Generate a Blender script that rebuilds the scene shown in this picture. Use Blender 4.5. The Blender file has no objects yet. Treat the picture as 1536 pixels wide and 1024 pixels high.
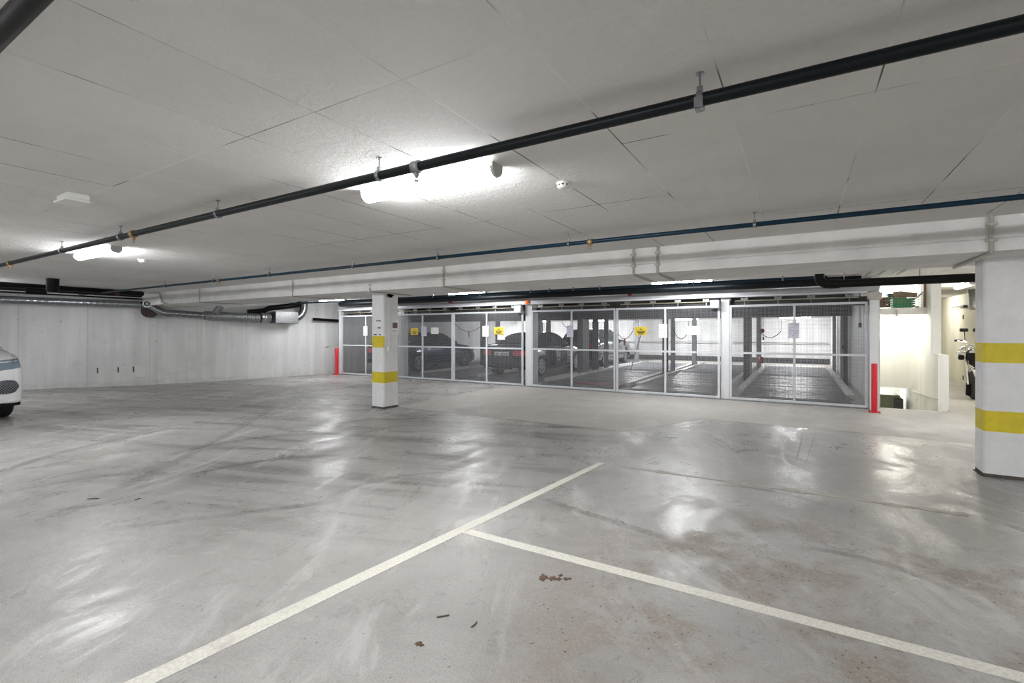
import bpy, math, random
from mathutils import Vector, Matrix
random.seed(7)
S = bpy.context.scene
COL = S.collection

# ------------------------------------------------------------------ camera
F = 718.5                     # focal length in pixels of the 1536 px frame
EYE = 1.5
YAW = math.atan2(432.0, F)
cd = bpy.data.cameras.new('camera')
cd.sensor_width = 36.0
cd.lens = F * 36.0 / 1536.0
cd.shift_y = -13.0 / 1536.0
cd.clip_start = 0.05
cam = bpy.data.objects.new('camera', cd)
cam.location = (0, 0, EYE)
cam.rotation_euler = (math.pi / 2, 0, YAW)
COL.objects.link(cam)
S.camera = cam
# ------------------------------------------------------------------ world, exposure
w = bpy.data.worlds.new('world')
S.world = w
w.use_nodes = True
w.node_tree.nodes['Background'].inputs[0].default_value = (0.8, 0.85, 0.9, 1)
w.node_tree.nodes['Background'].inputs[1].default_value = 0.2
S.view_settings.view_transform = 'Standard'
S.view_settings.look = 'None'
S.view_settings.gamma = 1.0
S.view_settings.exposure = 2.0
S.view_settings.use_curve_mapping = False
S.cycles.use_denoising = True
S.cycles.denoising_prefilter = 'NONE'
S.cycles.adaptive_threshold = 0.035
S.cycles.max_bounces = 8
S.cycles.diffuse_bounces = 6
S.cycles.glossy_bounces = 4
S.cycles.sample_clamp_indirect = 6.0
LAMP = 26.0                  # emission of the tube lamps

# ------------------------------------------------------------------ geometry numbers
CEIL = 2.615
BEAM_Z = 2.28
BEAM_Y0, BEAM_Y1 = 6.28, 7.53
GATE_Y = 11.66
STAIR_X = 2.27
WALL_PTS = [(-24.9, -6.3), (-17.6, 4.2), (-16.26, 6.13), (-15.5, 8.0), (-15.15, 9.5), (-14.95, 11.5), (-14.9, 27.2)]


def ray(px, py):
    u = (px - 768.0) / F
    v = (py - 499.0) / F
    c, s = math.cos(YAW), math.sin(YAW)
    return Vector((c * u - s, s * u + c, -v))


def P(px, py, X=None, Y=None, Z=None):
    """point of the place that lies on a known plane X=, Y= or Z="""
    d = ray(px, py)
    if X is not None:
        t = X / d.x
    elif Y is not None:
        t = Y / d.y
    else:
        t = (Z - EYE) / d.z
    return Vector((0, 0, EYE)) + d * t


def wall_at(px, py, off=0.0):
    """point in front of the left wall (off = distance from the wall)"""
    d = ray(px, py)
    best = None
    for (ax, ay), (bx, by) in zip(WALL_PTS[:-1], WALL_PTS[1:]):
        ex, ey = bx - ax, by - ay
        l = math.hypot(ex, ey)
        nx, ny = ey / l, -ex / l
        ax2, ay2 = ax + nx * off, ay + ny * off
        den = d.x * ey - d.y * ex
        if abs(den) < 1e-9:
            continue
        t = (ax2 * ey - ay2 * ex) / den
        k = ((d.x * t - ax2) * ex + (d.y * t - ay2) * ey) / (l * l)
        if t > 0 and -0.05 <= k <= 1.05:
            if best is None or t < best:
                best = t
    return Vector((0, 0, EYE)) + d * best


# ------------------------------------------------------------------ materials
def mat(name, color=(0.5, 0.5, 0.5), rough=0.5, metal=0.0, noise=0.0, nscale=8.0, bump=0.0, bscale=60.0, spec=0.5, coat=0.0, emit=None, estr=0.0, alpha=None):
    m = bpy.data.materials.new(name)
    m.use_nodes = True
    nt = m.node_tree
    b = nt.nodes['Principled BSDF']
    b.inputs['Base Color'].default_value = (*color, 1)
    b.inputs['Roughness'].default_value = rough
    b.inputs['Metallic'].default_value = metal
    b.inputs['Specular IOR Level'].default_value = spec
    b.inputs['Coat Weight'].default_value = coat
    if emit:
        b.inputs['Emission Color'].default_value = (*emit, 1)
        b.inputs['Emission Strength'].default_value = estr
    tc = nt.nodes.new('ShaderNodeTexCoord')
    if noise > 0:
        n = nt.nodes.new('ShaderNodeTexNoise')
        n.inputs['Scale'].default_value = nscale
        n.inputs['Detail'].default_value = 6
        n.inputs['Roughness'].default_value = 0.65
        nt.links.new(tc.outputs['Object'], n.inputs['Vector'])
        r = nt.nodes.new('ShaderNodeValToRGB')
        r.color_ramp.elements[0].position = 0.3
        r.color_ramp.elements[1].position = 0.7
        r.color_ramp.elements[0].color = tuple(c * (1 - noise) for c in color) + (1,)
        r.color_ramp.elements[1].color = tuple(min(1, c * (1 + noise * 0.5)) for c in color) + (1,)
        nt.links.new(n.outputs['Fac'], r.inputs['Fac'])
        nt.links.new(r.outputs['Color'], b.inputs['Base Color'])
    if bump > 0:
        n2 = nt.nodes.new('ShaderNodeTexNoise')
        n2.inputs['Scale'].default_value = bscale
        n2.inputs['Detail'].default_value = 4
        nt.links.new(tc.outputs['Object'], n2.inputs['Vector'])
        bp = nt.nodes.new('ShaderNodeBump')
        bp.inputs['Strength'].default_value = bump
        bp.inputs['Distance'].default_value = 0.01
        nt.links.new(n2.outputs['Fac'], bp.inputs['Height'])
        nt.links.new(bp.outputs['Normal'], b.inputs['Normal'])
    return m


class NT:
    """tiny helper for writing node maths"""
    def __init__(self, m):
        self.nt = m.node_tree
        self.b = self.nt.nodes['Principled BSDF']

    def node(self, t, **kw):
        n = self.nt.nodes.new(t)
        for k, v in kw.items():
            setattr(n, k, v)
        return n

    def put(self, sock, v):
        if isinstance(v, (int, float)):
            sock.default_value = v
        elif isinstance(v, tuple):
            sock.default_value = v if len(v) == len(sock.default_value) else (*v, 1)
        else:
            self.nt.links.new(v, sock)

    def m(self, op, a, b=0.0, c=None, clamp=False):
        n = self.node('ShaderNodeMath', operation=op)
        n.use_clamp = clamp
        self.put(n.inputs[0], a)
        self.put(n.inputs[1], b)
        if c is not None:
            self.put(n.inputs[2], c)
        return n.outputs[0]

    def step(self, x, lo, hi, a=0.0, b=1.0):
        n = self.node('ShaderNodeMapRange')
        n.interpolation_type = 'SMOOTHSTEP'
        self.put(n.inputs['Value'], x)
        n.inputs['From Min'].default_value = lo
        n.inputs['From Max'].default_value = hi
        n.inputs['To Min'].default_value = a
        n.inputs['To Max'].default_value = b
        return n.outputs[0]

    def noise(self, vec, scale, detail=4, rough=0.6, dist=0.0):
        n = self.node('ShaderNodeTexNoise')
        self.put(n.inputs['Vector'], vec)
        n.inputs['Scale'].default_value = scale
        n.inputs['Detail'].default_value = detail
        n.inputs['Roughness'].default_value = rough
        n.inputs['Distortion'].default_value = dist
        return n.outputs['Fac']

    def mix(self, f, a, b):
        n = self.node('ShaderNodeMix', data_type='RGBA')
        self.put(n.inputs[0], f)
        self.put(n.inputs[6], a)
        self.put(n.inputs[7], b)
        return n.outputs[2]

    def xyz(self):
        tc = self.node('ShaderNodeTexCoord')
        s = self.node('ShaderNodeSeparateXYZ')
        self.nt.links.new(tc.outputs['Object'], s.inputs[0])
        return tc.outputs['Object'], s.outputs[0], s.outputs[1], s.outputs[2]

    def vec(self, x, y, z=0.0):
        n = self.node('ShaderNodeCombineXYZ')
        self.put(n.inputs[0], x)
        self.put(n.inputs[1], y)
        self.put(n.inputs[2], z)
        return n.outputs[0]

    def bump(self, h, strength, dist, normal=None):
        n = self.node('ShaderNodeBump')
        n.inputs['Strength'].default_value = strength
        n.inputs['Distance'].default_value = dist
        self.put(n.inputs['Height'], h)
        if normal is not None:
            self.put(n.inputs['Normal'], normal)
        return n.outputs['Normal']


TRACKS = [   # three points each (in the photo's pixels, taken down to the floor), half width, strength
    ((226, 786), (340, 772), (476, 755), 0.10, 0.62), ((272, 714), (362, 696), (498, 682), 0.12, 0.6), ((290, 673), (385, 657), (498, 650), 0.16, 0.6),
    ((0, 741), (91, 723), (204, 709), 0.09, 0.4), ((0, 709), (113, 673), (272, 641), 0.12, 0.42), ((254, 696), (344, 650), (408, 610), 0.14, 0.42),
    ((471, 600), (495, 612), (530, 630), 0.2, 0.5), ((512, 737), (580, 718), (661, 709), 0.09, 0.45), ((480, 636), (560, 629), (616, 628), 0.2, 0.6),
    ((470, 672), (530, 652), (590, 640), 0.15, 0.5), ((820, 750), (920, 782), (1024, 814), 0.09, 0.45), ((1024, 728), (1115, 730), (1214, 750), 0.06, 0.6),
    ((1223, 823), (1341, 850), (1432, 886), 0.08, 0.5), ((1386, 764), (1477, 777), (1536, 795), 0.09, 0.55), ((1203, 651), (1198, 678), (1187, 709), 0.022, 0.55),
    ((1222, 651), (1214, 678), (1207, 702), 0.018, 0.45), ((60, 610), (200, 603), (380, 600), 0.18, 0.4), ((40, 640), (160, 628), (300, 622), 0.14, 0.35),
    ((300, 590), (400, 583), (480, 586), 0.25, 0.45), ((650, 690), (720, 680), (800, 690), 0.10, 0.3), ((700, 620), (800, 640), (900, 640), 0.10, 0.25)]


def arc3(a_, b_, c_, wd, stg):
    a_, b_, c_ = (P(*p_, Z=0) for p_ in (a_, b_, c_))
    ax, ay, bx, by, cx, cy = a_.x, a_.y, b_.x, b_.y, c_.x, c_.y
    d = 2 * (ax * (by - cy) + bx * (cy - ay) + cx * (ay - by))
    ux = ((ax * ax + ay * ay) * (by - cy) + (bx * bx + by * by) * (cy - ay) + (cx * cx + cy * cy) * (ay - by)) / d
    uy = ((ax * ax + ay * ay) * (cx - bx) + (bx * bx + by * by) * (ax - cx) + (cx * cx + cy * cy) * (bx - ax)) / d
    R = math.hypot(ax - ux, ay - uy)
    ext = max(math.hypot(ax - bx, ay - by), math.hypot(cx - bx, cy - by))
    return ux, uy, R, wd, stg, bx, by, ext


def make_floor_mat():
    m = mat('floor_concrete', (0.4, 0.39, 0.38), 0.4)
    q = NT(m)
    v, x, y, z = q.xyz()
    big = q.noise(v, 0.35, 5, 0.6, 0.4)
    mid = q.noise(v, 1.7, 7, 0.68, 0.6)
    fine = q.noise(v, 45, 6, 0.75)
    grain = q.noise(v, 190, 3, 0.7)
    base = q.mix(q.step(big, 0.3, 0.7), (0.27, 0.258, 0.245), (0.44, 0.43, 0.418))
    base = q.mix(q.step(mid, 0.36, 0.74, 0.0, 0.6), base, (0.245, 0.23, 0.212))
    base = q.mix(q.step(fine, 0.38, 0.68, 0.0, 0.42), base, (0.22, 0.205, 0.19))
    base = q.mix(q.step(grain, 0.4, 0.62, 0.0, 0.42), base, (0.66, 0.65, 0.63))
    base = q.mix(q.step(q.noise(v, 95, 3, 0.7), 0.55, 0.68, 0.0, 0.45), base, (0.16, 0.15, 0.14))
    # scuffed streaks running along the driving lane
    sx = q.m('ADD', q.m('MULTIPLY', x, 0.30), q.m('MULTIPLY', y, 0.10))
    sy = q.m('SUBTRACT', q.m('MULTIPLY', y, 2.6), q.m('MULTIPLY', x, 0.8))
    st = q.noise(q.vec(sx, sy), 1.1, 7, 0.7, 0.5)
    lane = q.m('MULTIPLY', q.step(y, 1.5, 3.6), q.step(x, -1.2, -3.5))
    base = q.mix(q.m('MULTIPLY', q.step(st, 0.47, 0.62, 0.0, 0.85), q.m('ADD', q.m('MULTIPLY', lane, 0.85), 0.15)), base, (0.185, 0.175, 0.165))
    st2 = q.noise(q.vec(q.m('ADD', q.m('MULTIPLY', x, 1.8), y), q.m('SUBTRACT', q.m('MULTIPLY', y, 0.5), q.m('MULTIPLY', x, 0.2))), 1.4, 7, 0.7, 0.6)
    base = q.mix(q.step(st2, 0.52, 0.66, 0.0, 0.55), base, (0.56, 0.55, 0.53))
    # tyre arcs: (centre x, y, radius, width, strength)
    arcs = [arc3(*t) for t in TRACKS]
    tread = q.noise(v, 26, 2, 0.5)
    patchy = q.noise(v, 0.9, 6, 0.75)
    for (cx, cy, r, wd, stg, mx_, my_, ext) in arcs:
        dx = q.m('SUBTRACT', x, cx)
        dy = q.m('SUBTRACT', y, cy)
        d = q.m('SQRT', q.m('ADD', q.m('MULTIPLY', dx, dx), q.m('MULTIPLY', dy, dy)))
        d = q.m('ABSOLUTE', q.m('SUBTRACT', d, r))
        k = q.step(d, wd * 0.35, wd * 0.6, stg, 0.0)
        ex_ = q.m('SUBTRACT', x, mx_)
        ey_ = q.m('SUBTRACT', y, my_)
        dd = q.m('SQRT', q.m('ADD', q.m('MULTIPLY', ex_, ex_), q.m('MULTIPLY', ey_, ey_)))
        gate = q.m('MULTIPLY', q.step(dd, ext * 0.7, ext * 1.5, 1.0, 0.0), q.step(patchy, 0.36, 0.56, 0.25, 1.0))
        k = q.m('MULTIPLY', k, q.m('MULTIPLY', gate, q.step(tread, 0.3, 0.6, 0.45, 1.0)))
        base = q.mix(q.m('MULTIPLY', k, 1.25, clamp=True), base, (0.13, 0.122, 0.115))
    # brownish gravel dust, right foreground
    g1 = q.noise(v, 1.1, 4, 0.7)
    gx = q.m('MULTIPLY', q.step(x, -1.8, -0.6), q.step(y, 4.9, 4.0))
    dust = q.m('MULTIPLY', q.m('MULTIPLY', q.step(g1, 0.44, 0.60), q.step(fine, 0.35, 0.55, 0.45, 1.0)), gx)
    base = q.mix(q.m('MULTIPLY', dust, 0.72), base, (0.25, 0.205, 0.16))
    # black crumbs
    vo = q.node('ShaderNodeTexVoronoi')
    q.put(vo.inputs['Vector'], v)
    vo.inputs['Scale'].default_value = 26.0
    crumb = q.step(vo.outputs['Distance'], 0.12, 0.18, 1.0, 0.0)
    sel = q.step(q.noise(v, 7.0, 2), 0.57, 0.62)
    selr = q.m('MULTIPLY', q.m('ADD', q.m('MULTIPLY', sel, 0.55), q.m('MULTIPLY', dust, 0.9)), crumb, clamp=True)
    base = q.mix(selr, base, (0.05, 0.042, 0.038))
    # newer, smoother strip in front of the cages with a dark joint
    ye = q.m('ADD', q.step(x, -2.45, -1.3, 7.06, 8.8), q.m('MULTIPLY', q.noise(v, 3.0, 3), 0.05))
    inside = q.m('MULTIPLY', q.step(q.m('SUBTRACT', y, ye), 0.0, 0.05), q.step(x, -7.2, -7.0))
    strip = q.mix(q.step(mid, 0.3, 0.8), (0.42, 0.40, 0.375), (0.52, 0.50, 0.475))
    strip = q.mix(q.step(grain, 0.35, 0.65, 0.0, 0.35), strip, (0.36, 0.33, 0.30))
    base = q.mix(q.m('MULTIPLY', inside, 0.85), base, strip)
    joint = q.m('MULTIPLY', q.step(q.m('ABSOLUTE', q.m('SUBTRACT', q.m('SUBTRACT', y, ye), 0.0)), 0.02, 0.06, 0.75, 0.0), q.step(x, -7.2, -7.0))
    base = q.mix(joint, base, (0.22, 0.18, 0.15))
    q.put(q.b.inputs['Base Color'], base)
    # gloss: worn shiny lane, dull elsewhere
    shine = q.step(q.noise(q.vec(q.m('MULTIPLY', x, 1.6), q.m('MULTIPLY', y, 0.9)), 1.1, 8, 0.78, 0.8), 0.40, 0.60)
    ro = q.m('ADD', 0.20, q.m('MULTIPLY', shine, 0.26))
    ro = q.m('ADD', ro, q.m('MULTIPLY', inside, 0.25))
    ro = q.m('ADD', ro, q.m('MULTIPLY', dust, 0.2))
    ro = q.m('ADD', ro, q.m('MULTIPLY', fine, 0.12))
    q.put(q.b.inputs['Roughness'], ro)
    n1 = q.bump(q.noise(v, 7.0, 7, 0.65), 0.6, 0.005)
    n2 = q.bump(fine, 0.35, 0.0015, n1)
    n3 = q.bump(grain, 0.25, 0.0006, n2)
    q.put(q.b.inputs['Normal'], n3)
    return m


def make_ceiling_mat():
    m = mat('ceiling_panels', (0.6, 0.59, 0.57), 0.9)
    q = NT(m)
    v, x, y, z = q.xyz()
    cx = q.m('DIVIDE', q.m('ADD', x, 0.3), 0.6)
    ci = q.m('FLOOR', cx)
    fx = q.m('SUBTRACT', cx, ci)
    edge_x = q.m('MULTIPLY', q.m('MINIMUM', fx, q.m('SUBTRACT', 1.0, fx)), 0.6)
    # end joints every 2.4 m, staggered by half a board right of x=-0.9
    off = q.m('MULTIPLY', q.step(x, -0.901, -0.899), 1.2)
    cy = q.m('DIVIDE', q.m('SUBTRACT', q.m('SUBTRACT', y, 1.56), off), 2.4)
    yi = q.m('FLOOR', cy)
    fy = q.m('SUBTRACT', cy, yi)
    edge_y = q.m('MULTIPLY', q.m('MINIMUM', fy, q.m('SUBTRACT', 1.0, fy)), 2.4)
    wn = q.node('ShaderNodeTexWhiteNoise', noise_dimensions='2D')
    q.put(wn.inputs['Vector'], q.vec(ci, yi))
    wn2 = q.node('ShaderNodeTexWhiteNoise', noise_dimensions='1D')
    q.put(wn2.inputs['W'], q.m('ADD', ci, 3.3))
    gap = q.m('ADD', 0.0015, q.m('MULTIPLY', q.noise(v, 1.6, 3), 0.0045))
    lx = q.m('LESS_THAN', edge_x, gap)
    ly = q.m('LESS_THAN', edge_y, gap)
    seam = q.m('MAXIMUM', lx, ly)
    seam = q.m('MULTIPLY', seam, q.step(q.noise(v, 0.9, 3), 0.42, 0.58, 0.15, 1.0))
    fib = q.noise(v, 130, 5, 0.8, 1.2)
    soft = q.noise(v, 1.3, 4, 0.6)
    col = q.mix(fib, (0.72, 0.71, 0.69), (0.96, 0.945, 0.915))
    col = q.mix(q.step(wn.outputs['Value'], 0.0, 1.0, 0.0, 0.16), col, (0.62, 0.61, 0.59))
    col = q.mix(q.step(soft, 0.4, 0.75, 0.0, 0.25), col, (0.62, 0.60, 0.57))
    light_seam = q.step(q.noise(v, 0.7, 2), 0.48, 0.52)
    scol = q.mix(light_seam, (0.13, 0.12, 0.11), (0.95, 0.94, 0.92))
    col = q.mix(seam, col, scol)
    q.put(q.b.inputs['Base Color'], col)
    # each board sags or tilts a little
    tilt = q.m('MULTIPLY', q.m('SUBTRACT', fx, 0.5), q.m('SUBTRACT', wn.outputs['Value'], 0.5))
    tilt2 = q.m('MULTIPLY', q.m('SUBTRACT', fy, 0.5), q.m('SUBTRACT', wn2.outputs['Value'], 0.5))
    h = q.m('ADD', q.m('MULTIPLY', tilt, 0.016), q.m('MULTIPLY', tilt2, 0.03))
    h = q.m('ADD', h, q.m('MULTIPLY', soft, 0.02))
    n1 = q.bump(h, 0.8, 1.0)
    n2 = q.bump(q.noise(v, 11.0, 5, 0.65, 0.8), 0.9, 0.014, n1)
    n3 = q.bump(fib, 0.8, 0.004, n2)
    q.put(q.b.inputs['Normal'], n3)
    return m


def make_wall_mat(name, c1, c2, board=True, dirt=0.3):
    m = mat(name, c1, 0.75)
    q = NT(m)
    v, x, y, z = q.xyz()
    vs = q.noise(q.vec(q.m('MULTIPLY', q.m('ADD', x, y), 1.6), q.m('MULTIPLY', q.m('SUBTRACT', y, x), 1.6), q.m('MULTIPLY', z, 0.18)), 1.6, 5, 0.6)
    n = q.noise(v, 2.0, 6, 0.65)
    f = q.noise(v, 70, 5, 0.7)
    col = q.mix(q.step(vs, 0.35, 0.7), c1, c2)
    col = q.mix(q.step(n, 0.5, 0.8, 0.0, dirt), col, tuple(c * 0.6 for c in c1))
    col = q.mix(q.step(f, 0.35, 0.7, 0.0, 0.12), col, tuple(c * 0.5 for c in c1))
    # drip and scuff dirt near the floor
    low = q.m('MULTIPLY', q.step(z, 0.22, 0.0), q.step(q.noise(v, 6, 4), 0.42, 0.62))
    col = q.mix(q.m('MULTIPLY', low, 0.22), col, (0.30, 0.27, 0.23))
    chips = q.m('MULTIPLY', q.step(q.noise(v, 14, 2, 0.4), 0.715, 0.735), q.step(q.noise(v, 1.3, 2), 0.5, 0.56))
    col = q.mix(chips, col, (0.30, 0.27, 0.24))
    if board:
        s = q.m('MULTIPLY', y, 0.85)
        fr = q.m('SUBTRACT', s, q.m('FLOOR', s))
        ln = q.step(q.m('ABSOLUTE', q.m('SUBTRACT', fr, 0.5)), 0.003, 0.010, 0.32, 0.0)
        col = q.mix(ln, col, tuple(c * 0.5 for c in c1))
    q.put(q.b.inputs['Base Color'], col)
    n1 = q.bump(f, 0.25, 0.002)
    n2 = q.bump(n, 0.3, 0.006, n1)
    q.put(q.b.inputs['Normal'], n2)
    return m


M = {}
M['floor'] = make_floor_mat()
M['ceiling'] = make_ceiling_mat()
M['wall'] = make_wall_mat('wall_paint', (0.72, 0.725, 0.72), (0.84, 0.845, 0.84))
M['wallw'] = make_wall_mat('white_wall', (0.78, 0.77, 0.71), (0.86, 0.85, 0.79), board=False, dirt=0.12)
M['corridor'] = make_wall_mat('corridor_wall', (0.62, 0.60, 0.50), (0.70, 0.68, 0.58), board=False, dirt=0.2)
M['pitwall'] = make_wall_mat('pit_wall', (0.60, 0.60, 0.60), (0.74, 0.74, 0.74), board=False, dirt=0.45)
M['beam'] = mat('beam_paint', (0.84, 0.835, 0.82), 0.7, noise=0.12, nscale=3.0, bump=0.25, bscale=90)
M['plain_ceiling'] = mat('plain_ceiling', (0.50, 0.49, 0.47), 0.9, noise=0.15, nscale=4, bump=0.2)
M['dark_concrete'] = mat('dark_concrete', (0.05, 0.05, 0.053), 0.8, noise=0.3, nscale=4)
M['column'] = mat('column_paint', (0.84, 0.84, 0.85), 0.6, noise=0.08, nscale=6, bump=0.35, bscale=70)
M['yellow'] = mat('yellow_paint', (0.74, 0.60, 0.025), 0.5, noise=0.12, nscale=10, bump=0.3, bscale=70)
M['bare'] = mat('bare_concrete', (0.13, 0.115, 0.10), 0.95, noise=0.5, nscale=40, bump=0.8, bscale=120)
M['line'] = None
M['pipe_dark'] = mat('dark_pipe', (0.004, 0.007, 0.010), 0.38, noise=0.2, nscale=20, spec=0.25)
M['pipe_blue'] = mat('blue_pipe', (0.004, 0.03, 0.06), 0.38, noise=0.3, nscale=10, spec=0.3)
M['black'] = mat('black_plastic', (0.004, 0.0035, 0.0035), 0.45, spec=0.25)
M['rubber'] = mat('tyre_rubber', (0.02, 0.02, 0.02), 0.75, bump=0.4, bscale=50)
M['zinc'] = mat('galvanised', (0.36, 0.38, 0.40), 0.26, 0.95, noise=0.25, nscale=14)
M['zincd'] = mat('dull_zinc', (0.34, 0.35, 0.36), 0.38, 0.8, noise=0.3, nscale=20)
M['frame'] = mat('gate_frame', (0.66, 0.68, 0.71), 0.4, 0.0, noise=0.1, nscale=12)
M['wire'] = mat('gate_wire', (0.30, 0.305, 0.32), 0.5, 0.2)
M['header'] = mat('header_steel', (0.50, 0.51, 0.535), 0.4, 0.3, noise=0.12, nscale=5)
M['post'] = mat('post_paint', (0.74, 0.75, 0.77), 0.5, noise=0.06, nscale=6)
M['rail'] = mat('rail_brass', (0.45, 0.42, 0.30), 0.4, 0.6)
M['conduit'] = mat('conduit', (0.50, 0.48, 0.43), 0.5, noise=0.1)
M['white'] = mat('white_plastic', (0.80, 0.80, 0.79), 0.4)
M['grey'] = mat('grey_plastic', (0.5, 0.5, 0.49), 0.45)
M['lamp_deep'] = mat('lamp_glow_deep', (0.9, 0.9, 0.9), 0.4, emit=(0.97, 0.985, 1.0), estr=LAMP * 2.2)
M['lamp_weak'] = mat('lamp_glow_weak', (0.9, 0.9, 0.9), 0.4, emit=(0.97, 0.985, 1.0), estr=LAMP * 0.3)
M['lamp_dim'] = mat('lamp_glow_dim', (0.9, 0.9, 0.9), 0.4, emit=(1.0, 0.97, 0.88), estr=LAMP * 0.6)
M['lamp'] = mat('lamp_glow', (0.9, 0.9, 0.9), 0.4, emit=(0.97, 0.985, 1.0), estr=LAMP)
M['redp'] = mat('red_paint', (0.72, 0.02, 0.035), 0.35, noise=0.1, nscale=20)
M['red_plastic'] = mat('red_plastic', (0.42, 0.015, 0.012), 0.35)
M['redd'] = mat('dull_red', (0.10, 0.01, 0.01), 0.5)
M['orange'] = mat('orange_lens', (0.8, 0.15, 0.02), 0.3, emit=(1, 0.25, 0.05), estr=0.1)
M['brass'] = mat('brass', (0.45, 0.30, 0.16), 0.4, 0.8)
M['paper'] = mat('paper', (0.70, 0.70, 0.80), 0.7, noise=0.06, nscale=60)
M['paperw'] = mat('white_paper', (0.85, 0.85, 0.84), 0.7)
M['sign_y'] = mat('sign_yellow', (0.78, 0.58, 0.04), 0.5)
M['ink'] = mat('ink', (0.03, 0.03, 0.03), 0.7)
M['ink_soft'] = mat('faded_print', (0.35, 0.34, 0.42), 0.8)
M['deck'] = mat('steel_deck', (0.27, 0.27, 0.27), 0.36, 0.5, noise=0.35, nscale=6)
M['kerb'] = mat('guide_kerb', (0.62, 0.61, 0.59), 0.5, 0.2, noise=0.2, nscale=12)
M['darksteel'] = mat('dark_steel', (0.09, 0.09, 0.095), 0.55, 0.3, noise=0.3, nscale=12)
M['greysteel'] = mat('grey_steel', (0.33, 0.34, 0.36), 0.5, 0.3, noise=0.2, nscale=9)
M['green'] = mat('green_crate', (0.015, 0.30, 0.09), 0.45)
M['dgreen'] = mat('dark_green_crate', (0.01, 0.07, 0.035), 0.5)
M['card'] = mat('cardboard', (0.36, 0.24, 0.13), 0.85, noise=0.15)
M['cardd'] = mat('brown_crate', (0.16, 0.085, 0.04), 0.8, noise=0.2)
M['wood'] = mat('timber', (0.42, 0.27, 0.15), 0.7, noise=0.2)
M['olive'] = mat('olive_cabinet', (0.20, 0.20, 0.13), 0.6, noise=0.1)
M['doorp'] = mat('door_paint', (0.60, 0.58, 0.49), 0.5, noise=0.05)
M['leaf'] = mat('dry_leaf', (0.17, 0.11, 0.075), 0.8, noise=0.5, nscale=60, bump=0.6, bscale=150)
M['glass'] = mat('car_glass', (0.02, 0.025, 0.03), 0.06, spec=0.8)
M['head'] = mat('headlight_glass', (0.25, 0.33, 0.42), 0.08, 0.3, coat=1.0)
M['headw'] = mat('headlight_strip', (0.9, 0.93, 0.95), 0.2)
M['tail'] = mat('tail_light', (0.55, 0.02, 0.03), 0.15, coat=1.0)
M['chrome'] = mat('chrome', (0.8, 0.8, 0.82), 0.12, 1.0)
M['rim'] = mat('rim_alloy', (0.45, 0.46, 0.47), 0.3, 0.9)
M['liner'] = mat('wheel_arch', (0.01, 0.01, 0.01), 0.9)
M['plate'] = mat('number_plate', (0.85, 0.85, 0.83), 0.4)


def make_line_mat():
    m = mat('line_paint', (0.72, 0.70, 0.64), 0.6)
    q = NT(m)
    v, x, y, z = q.xyz()
    n = q.noise(v, 60, 6, 0.8)
    n2 = q.noise(v, 3.5, 5, 0.7)
    c = q.mix(q.step(n, 0.38, 0.66), (0.79, 0.77, 0.70), (0.60, 0.57, 0.51))
    c = q.mix(q.step(n2, 0.55, 0.75, 0.0, 0.6), c, (0.48, 0.45, 0.41))
    q.put(q.b.inputs['Base Color'], c)
    return m


M['line'] = make_line_mat()
M['faint_line'] = mat('worn_line', (0.50, 0.46, 0.41), 0.6, noise=0.4, nscale=9)


def make_grille_mat():
    m = mat('honeycomb', (0.015, 0.017, 0.022), 0.4)
    q = NT(m)
    v, x, y, z = q.xyz()
    a = q.m('SINE', q.m('ADD', q.m('MULTIPLY', y, 170), q.m('MULTIPLY', z, 170)))
    b = q.m('SINE', q.m('SUBTRACT', q.m('MULTIPLY', y, 170), q.m('MULTIPLY', z, 170)))
    k = q.step(q.m('MAXIMUM', a, b), 0.75, 0.98)
    q.put(q.b.inputs['Base Color'], q.mix(k, (0.01, 0.012, 0.016), (0.28, 0.30, 0.34)))
    return m


M['honey'] = make_grille_mat()


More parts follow.
